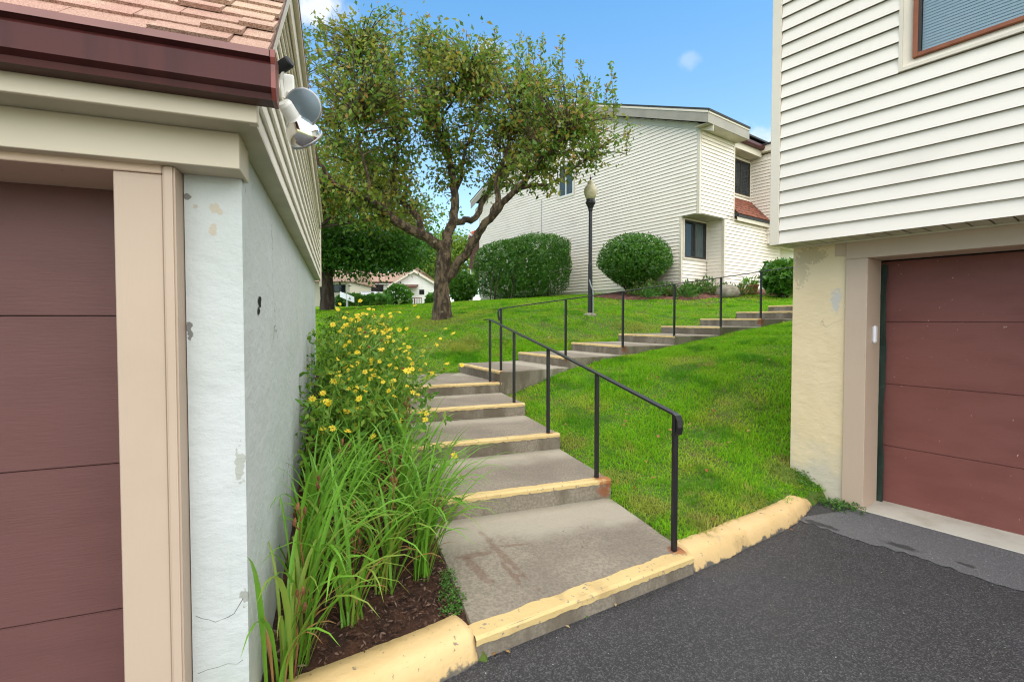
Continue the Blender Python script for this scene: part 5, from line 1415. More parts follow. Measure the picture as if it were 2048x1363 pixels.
# ------------------------------------------------------------------ bushes and hedges
def bush(name, label, cat, base, shape, mat, leaf, dens, core_mat, stems=0, seedv=1, group=None, rot=0.0, under=None):
    """shape(dir) -> radius vector scale; shape is (rx, ry, rz, power) super-ellipsoid centred rz above its foot"""
    rx, ry, rz, pw, lift = shape
    base = np.array(base, float); t = thing(name, base, label, cat, group)
    ca, sa = math.cos(rot), math.sin(rot)
    area = 4 * math.pi * ((rx * ry) ** 1.6 / 3 + (rx * rz) ** 1.6 / 3 + (ry * rz) ** 1.6 / 3) ** (1 / 1.6) * (1.25 if pw > 3 else 1)
    n = int(area * dens)
    v = rng.normal(size=(n, 3))
    a = np.abs(v / np.array([1, 1, 1])); v = v / (a ** pw).sum(1, keepdims=True) ** (1 / pw)
    nrm = unit(np.sign(v) * np.abs(v) ** (pw - 1) / np.array([rx, ry, rz]))
    depth = rng.random(n) ** 1.6 * .20
    lump = 1 + .025 * np.sin(v[:, 0] * 7 + seedv) * np.sin(v[:, 1] * 6 + v[:, 2] * 8) 
    P = v * np.array([rx, ry, rz]) * lump[:, None] - nrm * depth[:, None] + nrm * (rng.random((n, 1)) ** 6) * .05
    if under is not None:        # taper towards the foot
        zr = (P[:, 2] + rz) / (2 * rz); k = np.interp(zr, [0, .45, 1], [under, 1, 1]); P[:, 0] *= k; P[:, 1] *= k
    keep = rng.random(n) < np.interp((P[:, 2] + rz) / (2 * rz), [0, .25, 1], [.45, .95, 1]); P = P[keep]; nrm = nrm[keep]; n = len(P)
    P = np.stack([P[:, 0] * ca - P[:, 1] * sa, P[:, 0] * sa + P[:, 1] * ca, P[:, 2]], 1)
    nr = np.stack([nrm[:, 0] * ca - nrm[:, 1] * sa, nrm[:, 0] * sa + nrm[:, 1] * ca, nrm[:, 2]], 1)
    Dv = unit(rng.normal(size=(n, 3)) + nr * .9 + np.array([0, 0, .25]))
    foliage('foliage', t, base + np.array([0, 0, rz + lift]) + P, Dv, rng.uniform(.7, 1.3, n) * leaf, .55, mat, Nv=nr + rng.normal(size=(n, 3)) * .7)
    # twiggy core that closes the view through
    m_ = 900; v2 = rng.normal(size=(m_, 3)); v2 /= (np.abs(v2) ** pw).sum(1, keepdims=True) ** (1 / pw)
    v2 *= rng.uniform(.4, .86, (m_, 1)); Pc = v2 * np.array([rx, ry, rz])
    if under is not None:
        zr = (Pc[:, 2] + rz) / (2 * rz); k = np.interp(zr, [0, .45, 1], [under, 1, 1]); Pc[:, 0] *= k; Pc[:, 1] *= k
    Pc = np.stack([Pc[:, 0] * ca - Pc[:, 1] * sa, Pc[:, 0] * sa + Pc[:, 1] * ca, Pc[:, 2]], 1)
    foliage('inner_foliage', t, base + np.array([0, 0, rz + lift]) + Pc, rand_dirs(m_), np.full(m_, max(leaf * 4, .22)), .8, mat)
    mb = MB(); r = random.Random(seedv)
    for i in range(stems):
        an = r.uniform(0, 6.28); f = r.uniform(.1, .4) ; 
        p0 = base + V3(math.cos(an) * rx * .12, math.sin(an) * ry * .12, -.1) if under else base + V3(r.uniform(-.8, .8) * rx * ca, r.uniform(-.8, .8) * rx * sa, -.1)
        p1 = base + V3(math.cos(an) * rx * .75, math.sin(an) * ry * .75, rz * r.uniform(.7, 1.3)) if under else p0 + V3(r.uniform(-.3, .3), r.uniform(-.3, .3), rz * 1.1)
        mb.tube([p0, (p0 + p1) / 2 + V3(0, 0, .1), p1], [.025, .018, .008], 5)
    if stems: mb.build('stems', MAT['darkbark'], t)
    return t
# long clipped hedge in front of the gable
hc = hp(7.2, -1.55, 0); hc[2] = zg1(hc[0], hc[1])
bush('hedge', 'long boxy clipped hedge against the gable wall right of the crabapple trunk', 'hedge', hc, (2.55, .85, 1.17, 5, .05), MAT['hedge'], .07, 800, None, 14, 2, 'clipped shrubs', HA + R(90))
b = at(1268, 560, 15.5); b = V3(b[0], 15.5, zg1(b[0], 15.5))
bush('shrub', 'round clipped shrub on stems between the lamp post and the condo corner window', 'shrub', b, (1.14, 1.14, .90, 2.3, .12), MAT['hedge'], .06, 950, None, 12, 3, 'clipped shrubs', 0, .42)
b = at(1566, 580, 13.7); b = V3(b[0], 13.7, zg1(b[0], 13.7))
bush('shrub', 'round clipped shrub peeking out beside the cream pier of the right garage', 'shrub', b, (.58, .60, .50, 2.5, .08), MAT['hedge'], .06, 800, None, 10, 4, 'clipped shrubs', 0, .7)
b = gz(926, 23.5)
bush('shrub', 'small round shrub between the crabapple trunk and the long hedge', 'shrub', b, (.68, .65, .72, 2.3, .0), MAT['hedge'], .085, 600, None, 5, 5, 'clipped shrubs', 0, .8)
for px, Y, rx, rz, lab in ((704, 44, 1.35, .56, 'left of two low dark hedges in front of the white house'), (754, 44, 1.30, .54, 'right of two low dark hedges in front of the white house')):
    bush('hedge', lab, 'hedge', gz(px, Y), (rx, .8, rz, 4, .0), MAT['darkleaf'], .13, 220, None, 0, 6, 'clipped shrubs')
b = gz(797, 49)
t_ = bush('flowering_shrub', 'dark shrub dotted with white blossom by the white house porch', 'shrub', b, (1.25, 1.1, 1.1, 2.4, .0), MAT['darkleaf'], .18, 130, None, 0, 7, 'clipped shrubs')
mb = MB()
for i in range(90):
    v = rng.normal(size=3); v /= np.linalg.norm(v); v[1] = -abs(v[1]); p = b + np.array([0, 0, 1.1]) + v * np.array([1.25, 1.1, 1.1]); s_ = .08
    mb.add([p + V3(-s_, -.02, 0), p + V3(0, -.05, -s_), p + V3(s_, -.02, 0), p + V3(0, -.03, s_)], [(0, 1, 2, 3)])
mb.build('blossom', MAT['whiteflower'], t_)
bush('shrub', 'low dark shrub at the right foot of the white house', 'shrub', gz(868, 50), (.7, .7, .6, 2.2, 0), MAT['darkleaf'], .16, 130, None, 0, 8, 'clipped shrubs')

# ------------------------------------------------------------------ far white house
YF = 55.0; m_px = YF / FPX
def fx(px, dy=0.0): return (px - 1024) * (YF + dy) / FPX
ZFB = 1.6 + 24 * m_px
wh = thing('small_house', (fx(830), YF, ZFB), 'small white single storey house with brown roof beyond the lawn', 'house')
x0, x1, xm = fx(783), fx(877), fx(830); ze_, zp = 1.6 + 66 * m_px, 1.6 + 94 * m_px
mb = MB(); mb.prism([V3(x0, YF, ZFB - .5), V3(x1, YF, ZFB - .5), V3(x1, YF, ze_), V3(xm, YF, zp), V3(x0, YF, ze_)], (0, 9, 0))
mb.build('wall', MAT['whitewall'], wh)
mb = MB(); mb.box(V3(fx(690), YF + 1.2, ZFB - .5), V3(x0 - fx(690), 0, 0), V3(0, 6, 0), V3(0, 0, 1.6 + 72 * m_px - ZFB + .5)); mb.build('wall', MAT['whitewall'], wh)
for sx in (-1, 1):
    xe = x0 if sx < 0 else x1
    mb = MB(); ov = .35
    p1, p2 = V3(xm, YF - .35, zp + .10), V3(xe + sx * ov, YF - .35, ze_ - .10)
    mb.prism([p1, p2, p2 + Z3 * .14, p1 + Z3 * .16], (0, 9.6, 0)); rf = mb.build('roof', MAT['farroof'], wh)
    mb = MB(); mb.prism([p1 - V3(0, .03, .16), p2 - V3(0, .03, .16), p2 + Z3 * .10 - V3(0, .03, 0), p1 + Z3 * .12 - V3(0, .03, 0)], (0, .03, 0)); mb.build('rake_board', MAT['trim'], wh)
# second, higher gable behind and the left wing roof
mb = MB(); p0, p1, p2 = V3(fx(788, 4), YF + 4, 1.6 + 74 * m_px), V3(fx(836, 4), YF + 4, 1.6 + 106 * m_px), V3(fx(893, 4), YF + 4, 1.6 + 62 * m_px)
mb.prism([p0, p1, p2], (0, 8, 0)); mb.build('gable', MAT['whitewall'], wh)
mb = MB(); mb.prism([p1 + V3(0, -.3, .0), p2 + V3(.3, -.3, -.1), p2 + V3(.3, -.3, .08), p1 + V3(0, -.3, .18)], (0, 8, 0)); mb.build('roof', MAT['farroof'], wh)
mb = MB(); mb.prism([p1 + V3(0, -.3, .0), p0 + V3(-.2, -.3, -.1), p0 + V3(-.2, -.3, .08), p1 + V3(0, -.3, .18)], (0, 8, 0)); mb.build('roof', MAT['farroof'], wh)
mb = MB(); mb.prism([V3(fx(688), YF + .8, 1.6 + 74 * m_px), V3(fx(688), YF + 5.2, 1.6 + 100 * m_px), V3(fx(688), YF + 5.2, 1.6 + 103 * m_px), V3(fx(688), YF + .8, 1.6 + 77 * m_px)], (fx(800) - fx(688), 0, 0)); mb.build('roof', MAT['farroof'], wh)
MB().box(V3(fx(688), YF + .7, 1.6 + 72 * m_px), V3(fx(783) - fx(688), 0, 0), V3(0, .15, 0), V3(0, 0, .18)).build('gutter', MAT['gutter'], wh)
def fwin(xa, xb, za, zb, Y, nb):
    w_ = MB().box(V3(xa, Y - .02, za), V3(xb - xa, 0, 0), V3(0, .05, 0), V3(0, 0, zb - za)).build('window', MAT['darkframe'], wh)
    for i in range(nb):
        a = xa + (xb - xa) * (i + .1) / nb; c = xa + (xb - xa) * (i + .9) / nb
        MB().box(V3(a, Y - .03, za + .08), V3(c - a, 0, 0), V3(0, .01, 0), V3(0, 0, zb - za - .16)).build('pane', MAT['glass'], w_)
fwin(fx(733), fx(762), 1.6 + 56 * m_px, 1.6 + 76 * m_px - .35, YF + 1.2, 3)
fwin(fx(839), fx(849), 1.6 + 49 * m_px, 1.6 + 59 * m_px, YF, 2)
MB().box(V3(fx(795), YF - .02, ZFB), V3(fx(818) - fx(795), 0, 0), V3(0, .05, 0), V3(0, 0, 2.1)).build('door', MAT['darkframe'], wh)
mb = MB(); mb.prism([V3(fx(793), YF, 1.6 + 69 * m_px), V3(fx(793), YF, 1.6 + 66 * m_px), V3(fx(794), YF - 1.3, 1.6 + 61 * m_px), V3(fx(794), YF - 1.3, 1.6 + 64 * m_px)], (fx(837) - fx(793), 0, 0)); mb.build('awning', MAT['deckwood'], wh)
pr = thing('porch_railing', (fx(835), YF - 1.4, ZFB), 'brown porch railing in front of the white house door', 'railing')
yr = YF - 1.4
MB().box(V3(fx(815), yr, ZFB + .95), V3(fx(848) - fx(815), 0, 0), V3(0, .08, 0), V3(0, 0, .08)).build('rail', MAT['deckwood'], pr)
MB().box(V3(fx(815), yr, ZFB + .1), V3(fx(848) - fx(815), 0, 0), V3(0, .08, 0), V3(0, 0, .08)).build('rail', MAT['deckwood'], pr)
x = fx(815); k = 0
while x < fx(848):
    w_ = .10 if k % 5 == 0 else .05
    MB().box(V3(x, yr + .01, ZFB - .2), V3(w_, 0, 0), V3(0, .06, 0), V3(0, 0, 1.2)).build('baluster', MAT['deckwood'], pr); x += .21; k += 1
# tan house further left, mostly behind the maple
th = thing('tan_house', (fx(640), 46, 2.7), 'tan sided house behind the dark maple trunk', 'house')
Y2 = 46; g2 = lambda px: (px - 1024) * Y2 / FPX; k2 = Y2 / FPX
MB().box(V3(g2(600), Y2, 2.2), V3(g2(700) - g2(600), 0, 0), V3(0, 7, 0), V3(0, 0, 1.6 + 76 * k2 - 2.2)).build('wall', MAT['tan_siding'], th)
mb = MB(); mb.prism([V3(g2(598), Y2 - .5, 1.6 + 74 * k2), V3(g2(598), Y2 + 4, 1.6 + 108 * k2), V3(g2(598), Y2 + 8, 1.6 + 74 * k2)], (g2(706) - g2(598), 0, 0)); mb.build('roof', MAT['farroof'], th)
wq = MB().box(V3(g2(655), Y2 - .03, 1.6 + 53 * k2), V3(g2(692) - g2(655), 0, 0), V3(0, .04, 0), V3(0, 0, 16 * k2)).build('window', MAT['darkframe'], th)
for a, c in ((657, 668), (670, 680), (682, 691)):
    MB().box(V3(g2(a), Y2 - .05, 1.6 + 54 * k2), V3(g2(c) - g2(a), 0, 0), V3(0, .01, 0), V3(0, 0, 14 * k2)).build('pane', MAT['glass'], wq)
# sign board on a post
sg = thing('sign', gz(694, 24), 'white two leaf sign board on a grey post in front of the far hedges', 'sign')
p0, p1, p2 = at(680, 589, 24.6), at(693, 594, 24.0), at(708, 600, 23.5)
for a, c, m_ in ((p0, p1, 0), (p1, p2, 0)):
    mb = MB(); mb.box(a - Z3 * .12, (c - a) * .96, V3(.02, .03, 0), Z3 * .27); mb.build('panel', MAT['white'], sg)
mb = MB(); c = (p1 + p2) / 2 + V3(-.02, -.05, .02)
mb.box(c + V3(-.05, -.012, -.05), V3(.10, .0, -.02), V3(0, .01, 0), Z3 * .035); mb.box(c + V3(.0, -.012, -.02), V3(.04, 0, -.01), V3(0, .01, 0), Z3 * .09); mb.build('emblem', MAT['limeleaf'], sg)
q = gz(694, 24); MB().box(q + V3(-.04, 0, -.2), V3(.08, 0, 0), V3(0, .08, 0), Z3 * (p1[2] + .18 - q[2] + .2)).build('post', MAT['galv'], sg)

# parked car glimpsed between the far hedges
cr = thing('parked_car', gz(732, 44), 'light grey parked car glimpsed between the two far hedges', 'car')
o = gz(732, 44) + Z3 * .02
def car_ring(y, half, zs): return [o + V3(-half, y, zs[0]), o + V3(half, y, zs[0]), o + V3(half, y, zs[1]), o + V3(half * .78, y, zs[2]), o + V3(-half * .78, y, zs[2]), o + V3(-half, y, zs[1])]
mb = MB(); mb.loft([car_ring(0, .80, (.3, .85, .9)), car_ring(.25, .86, (.25, .95, 1.15)), car_ring(.9, .88, (.25, .98, 1.48)), car_ring(2.4, .88, (.25, .98, 1.5)), car_ring(3.2, .87, (.25, .95, 1.0)), car_ring(4.3, .78, (.3, .7, .82))])
mb.build('body', M('light_grey_car_paint', (0.5, 0.5, 0.5), 0.3, spec=.6), cr, smooth=False)
MB().add([o + V3(-.62, .20, .98), o + V3(.62, .20, .98), o + V3(.58, .75, 1.42), o + V3(-.58, .75, 1.42)], [(0, 1, 2, 3)]).build('rear_window', MAT['dark'], cr)
for sx in (-1, 1):
    for yy in (.8, 3.4):
        MB().lathe(o + V3(sx * .78, yy, .32), [(0, -.1), (.30, -.1), (.32, -.07), (.32, .07), (.30, .1), (0, .1)], 16, axis=(1, 0, 0)).build('wheel', MAT['rubber'], cr)
    MB().box(o + V3(sx * .72 - .08, -.01, .62), V3(.16, 0, 0), V3(0, .03, 0), Z3 * .2).build('tail_light', MAT['redflower'], cr)

# ------------------------------------------------------------------ LAMP POST
lpb = V3((1180 - 1024) / FPX * 11.5, 11.5, 0); lpb[2] = zg1(lpb[0], 11.5)
lm = thing('lamp_post', lpb, 'black lamp post with an amber acorn globe standing on the lawn', 'lamp post')
ztop = at(1172, 350, 11.5)[2]; hgt = ztop - lpb[2]
MB().lathe(lpb - Z3 * .05, [(0, 0), (.17, 0), (.16, .06), (.09, .10), (0, .11)], 14).build('footing', MAT['rock'], lm)
gb = hgt - .62
MB().lathe(lpb, [(0, 0), (.055, 0), (.052, 1.2), (.045, 1.25), (.042, gb - .25), (.055, gb - .22), (.055, gb - .18), (.07, gb - .15), (.085, gb - .11), (.115, gb - .06), (.120, gb - .02), (.10, gb), (.10, gb + .06), (0, gb + .06)], 18).build('pole', MAT['black'], lm, smooth=False)
MB().lathe(lpb + Z3 * (gb + .04), [(0, 0), (.10, 0), (.135, .08), (.165, .18), (.160, .25), (.13, .30), (.085, .335), (.075, .36), (.08, .39), (.06, .43), (.03, .46), (0, .465)], 24).build('globe', MAT['lampglobe'], lm, smooth=True)
MB().lathe(lpb + Z3 * (gb + .495), [(0, 0), (.022, .005), (.012, .02), (.026, .045), (.02, .065), (.008, .08), (.006, .115), (0, .12)], 10).build('finial', MAT['black'], lm)
MB().tube([lpb + V3(.07, -.05, -.05), lpb + V3(.065, -.06, .45), lpb + V3(.05, -.06, .6), lpb + V3(.0, -.06, .72), lpb + V3(-.03, -.055, .85)], .016, 7).build('conduit', MAT['galv'], lm)

# ------------------------------------------------------------------ bed by the condo: plants, pot, stone edging
rs = random.Random(12)
BEDLAB = ['%s perennial in the mulch border %s' % (a, b) for a, b in zip(['pale tipped leafy', 'low green'] * 7,
    ['left of the window, nearest the round shrub', 'a step right of the round shrub', 'under the left edge of the corner window', 'under the middle of the corner window', 'under the right edge of the corner window', 'below the inner notch of the condo corner', 'before the notch, near the lawn',
     'left of the boulder', 'just in front of the boulder', 'right of the boulder', 'between boulder and planter trough', 'in front of the planter trough', 'at the right end by the terracotta pot'])]
for i in range(13):
    x = 3.9 + 3.0 * i / 12 + rs.uniform(-.1, .1); y = 14.0 + rs.uniform(.1, .8) + abs(x - 5.4) * .1
    b = V3(x, y, zg1(x, y)); h_ = rs.uniform(.25, .5)
    kinds = [('leafy bed plant with pale tips', 'bedleaf'), ('sprawling green perennial', 'weed')]
    lab, mt = kinds[i % 2]
    t_ = thing('bed_plant', b, BEDLAB[i], 'plant', 'plants in the mulch border')
    n_ = 170; v = rng.normal(size=(n_, 3)); v[:, 2] = np.abs(v[:, 2]); v = unit(v) * rng.random((n_, 1)) ** .5
    foliage('foliage', t_, b + v * np.array([.36, .36, h_]) + np.array([0, 0, .05]), unit(v + rng.normal(size=(n_, 3)) * .5 + np.array([0, 0, .5])), rng.uniform(.07, .15, n_), .4, MAT[mt])
for (px, py, Y, kind) in ((1365, 590, 14.0, 'whiteflower'), (1400, 577, 14.2, 'whiteflower')):
    pass
pt = V3(*at(1506, 584, 14.6)[:2], 0); pt[2] = zg1(pt[0], pt[1]) + .03
po = thing('flower_pot', pt, 'terracotta flower pot with a fern beside the condo wall', 'pot')
MB().lathe(pt, [(0, 0), (.10, 0), (.15, .22), (.165, .22), (.165, .27), (.14, .27), (.13, .2), (0, .2)], 18).build('pot', MAT['terracotta'], po)
n_ = 90; v = rng.normal(size=(n_, 3)); v[:, 2] = np.abs(v[:, 2])
foliage('foliage', po, pt + np.array([-.1, 0, .27]) + unit(v) * rng.random((n_, 1)) * .22, unit(v), rng.uniform(.1, .2, n_), .3, MAT['lily'])
pb_ = V3(*at(1488, 586, 14.9)[:2], 0); pb_[2] = zg1(pb_[0], pb_[1])
MBp = MB().box(pb_ + V3(-.22, 0, .0), V3(.5, .25, 0), V3(-.1, .2, 0), Z3 * .17)
solo('planter_box', MBp, MAT['terracotta'], 'low red brown planter trough next to the terracotta pot', 'planter', bevel=.01)
sb = V3(*at(1455, 590, 14.3)[:2], 0); sb[2] = zg1(sb[0], sb[1])
mb = MB(); mb.lathe(sb - Z3 * .05, [(0, 0), (.34, .02), (.38, .15), (.30, .32), (.12, .40), (0, .41)], 9)
solo('boulder', mb, MAT['rock'], 'grey tan boulder in the mulch border at the corner of the condo', 'rock', smooth=True)

# ------------------------------------------------------------------ daylilies in the front bed
def blade_mesh(name, L, w, bend, twist, mat, seed):
    r = random.Random(seed); n = 9; V = []; F = []
    x = z = 0; ang = R(86)
    pts = []
    for i in range(n + 1):
        f = i / n
        pts.append((x, z, ang)); st = L / n
        x += math.cos(ang) * st; z += math.sin(ang) * st
        ang -= bend * (f ** 1.5 + .06) / n * 2.3
    for i, (x, z, a) in enumerate(pts):
        f = i / n; ww = w * (.55 + .6 * f if f < .35 else 1.0 * (1 - ((f - .35) / .65) ** 2.2) + .02) * .5
        tw_ = twist * f
        ny, nz_ = math.cos(tw_), math.sin(tw_)
        keel = ww * .45
        V += [(x - math.sin(tw_) * 0, -ww * ny, z - ww * nz_ * .4), (x + math.sin(a) * keel * .8, 0, z - math.cos(a) * keel * .2 - keel * .5), (x, ww * ny, z + ww * nz_ * .4)]
    for i in range(n):
        k = i * 3; F += [(k, k + 1, k + 4, k + 3), (k + 1, k + 2, k + 5, k + 4)]
    return np_mesh(name, np.array(V), np.array(F), mat, smooth=True)
POOL = {'g': [], 'p': [], 'd': []}
for i in range(16): POOL['g'].append(blade_mesh('lily_leaf', random.uniform(.60, 1.0), random.uniform(.013, .024), random.uniform(1.0, 2.9), random.uniform(-.5, .5), MAT['lily'], i))
for i in range(6): POOL['p'].append(blade_mesh('lily_leaf_pale', random.uniform(.60, .9), random.uniform(.015, .023), random.uniform(1.9, 3.2), random.uniform(-.4, .4), MAT['lilypale'], 40 + i))
for i in range(4): POOL['d'].append(blade_mesh('lily_leaf_dry', random.uniform(.25, .5), random.uniform(.010, .016), random.uniform(2.4, 3.6), random.uniform(-1, 1), MAT['lilydry'], 60 + i))
stalk_me = []
for i in range(4):
    mb = MB(); h_ = .42 + .08 * i
    pts = [V3(0, 0, 0), V3(.02, .01, h_ * .4), V3(.03 + .02 * i, .0, h_ * .8), V3(.05 + .02 * i, .01, h_)]
    mb.tube(pts, [.0045, .004, .003, .0022], 6)
    for k, (dx, dz) in enumerate(((.02, .0), (-.03, -.03), (.035, -.06))):
        p = pts[-1] + V3(dx, 0, dz); mb.tube([pts[-1] + V3(0, 0, dz - .03), p], .003, 5)
        mb.lathe(p - Z3 * .005, [(0, 0), (.007, .006), (.009, .02), (.005, .034), (0, .036)], 6)
    stalk_me.append(mb.mesh('stalk', MAT['stalk']))

def put(me, name, parent, loc, rz, tilt=0, sc=1.0, tz=None):
    o = bpy.data.objects.new(name, me); C.objects.link(o); o.parent = parent
    o.location = loc
    o.rotation_euler = (0, tilt, rz); o.scale = (sc,) * 3
    OFF[o.name] = OFF[parent.name]
    return o
def bed_z(x, y): return zg1(x, y) + .02
LILY = [(2.22, -.20, 'front left'), (2.42, .03, 0), (2.58, -.22, 0), (2.66, .20, 0), (2.74, .41, 0), (2.80, -.02, 0), (2.92, -.24, 0), (2.95, .26, 0), (3.05, .47, 0), (3.22, .05, 0), (3.35, .33, 0), (3.45, -.2, 0), (3.62, .50, 0), (3.70, .12, 0), (3.95, .38, 0), (2.10, -.25, 0)]
LLAB = ['daylily clump hard against the stucco corner, arching leaves over the mulch', 'daylily clump alone in the open mulch nearest the yellow kerb', 'daylily clump touching the garage wall behind the corner clump',
        'daylily clump in the middle of the front row with a brown stalk', 'daylily clump whose leaves hang over the rust stained front slab', 'second row daylily clump in the middle of the bed', 'second row daylily clump against the garage wall',
        'second row daylily clump between middle and slab', 'daylily clump hanging over the edge of the front slab near the second step', 'third row daylily clump in the middle of the bed', 'third row daylily clump close to the second step', 'third row daylily clump beside the garage wall',
        'daylily clump spilling over the second step', 'last daylily clump in the middle, below the sunflowers', 'last daylily clump beside the third step, below the sunflowers', 'small pale daylily clump nearest the camera in the corner of kerb and garage wall']
rl = random.Random(3)
for i, (u, v, _) in enumerate(LILY):
    p = sp(u, v, 0); p[2] = bed_z(p[0], p[1]) - .01
    t_ = thing('daylily', p, LLAB[i], 'plant', 'daylily clumps in the front bed')
    nb = rl.randint(36, 46) if 1 < i < 15 else 20
    lean = math.atan2(e2[1], e2[0])
    for k in range(nb):
        a = rl.uniform(0, 2 * math.pi)
        if rl.random() < (.55 if v > .2 else .35): a = lean + rl.uniform(-1.1, .6)
        if v < -.1 and abs(math.cos(a - lean - math.pi)) > .5 and math.cos(a - lean) < 0: a = lean + rl.uniform(-1.6, 1.6)
        kind = 'd' if rl.random() < .17 else ('p' if rl.random() < (.35 if u < 2.7 else .12) else 'g')
        me = rl.choice(POOL[kind])
        put(me, 'leaf', t_, (rl.uniform(-.05, .05), rl.uniform(-.05, .05), 0), a, rl.uniform(-.05, .32), rl.uniform(.8, 1.15))
    for k in range(rl.choice((0, 1, 1))):
        put(rl.choice(stalk_me), 'seed_stalk', t_, (rl.uniform(-.06, .06), rl.uniform(-.06, .06), 0), rl.uniform(0, 6.28), rl.uniform(-.12, .16), rl.uniform(.9, 1.15))

# ------------------------------------------------------------------ yellow false sunflowers
def ovate_mesh(name, L, w, droop, mat):
    n = 5; V = []; F = []
    prof = [.12, .75, 1.0, .8, .42, .02]
    for i in range(n + 1):
        f = i / n; x = L * f; z = -droop * L * f * f; ww = w * prof[i] * .5
        V += [(x, -ww, z + ww * .35), (x, 0, z), (x, ww, z + ww * .35)]
    for i in range(n):
        k = i * 3; F += [(k, k + 1, k + 4, k + 3), (k + 1, k + 2, k + 5, k + 4)]
    return np_mesh(name, np.array(V), np.array(F), mat, smooth=True)
OV = [ovate_mesh('ovate_leaf', random.uniform(.10, .16), random.uniform(.042, .064), random.uniform(.1, .7), MAT['sunleaf'] if i % 2 else MAT['sunleaf2']) for i in range(9)]
def flower_mesh(i):
    r = random.Random(100 + i); mb = MB(); npet = r.randint(8, 11); Rr = r.uniform(.036, .046)
    for k in range(npet):
        a = 2 * math.pi * k / npet + r.uniform(-.12, .12); ca, sa = math.cos(a), math.sin(a); up = r.uniform(-.18, .30); L = Rr * r.uniform(.85, 1.1); w = .018
        f = lambda rr, s, z: (rr * ca - s * sa, rr * sa + s * ca, z)
        mb.add([f(.006, -.003, 0), f(.006, .003, 0), f(L * .6, w * .5, up * L * .6), f(L, 0, up * L * .9), f(L * .6, -w * .5, up * L * .6)], [(0, 1, 2, 3, 4)], 0)
    mb.lathe((0, 0, -.004), [(0, 0), (.006, .001), (.008, .005), (.005, .009), (0, .010)], 8, 1)
    return mb.mesh('flower', [MAT['petal'], MAT['disc']])
FLM = [flower_mesh(i) for i in range(6)]
def head_mesh(i):
    mb = MB(); mb.lathe((0, 0, -.005), [(0, 0), (.008, .0), (.015, .006), (.017, .012), (.010, .018), (0, .02)], 9); return mb.mesh('seedhead', MAT['seed'])
HDM = head_mesh(0)
SUNF = [(3.9, -.17), (4.15, .10), (4.35, .38), (4.55, -.2), (4.75, .12), (4.95, .42), (5.15, -.12), (5.4, .22), (5.65, -.2), (5.75, .45), (6.05, .05), (6.35, .35), (6.6, -.15), (6.95, .2), (7.3, .0), (3.55, .48)]
SLAB = ['short leafy sunflower plant nearest the camera along the garage wall', 'yellow sunflower plant in the middle, just behind the daylilies', 'yellow sunflower plant leaning over the third step', 'tall sunflower plant with sparse blooms against the garage wall',
        'dense yellow sunflower plant mid bed beside the third step', 'yellow sunflower plant leaning far over the fourth step', 'sunflower plant with brown lower stems against the wall', 'full blooming sunflower plant in the middle of the bed',
        'tall sunflower plant reaching the siding edge of the garage wall', 'sunflower plant spraying flowers over the top step', 'sunflower plant with dense blooms near the landing', 'sunflower plant arching out above the landing',
        'sunflower plant at the back along the garage wall', 'sunflower plant at the back, in front of the far lawn', 'rearmost sunflower plant below the maple', 'low sunflower stem with two blooms over the front steps']
rf = random.Random(8)
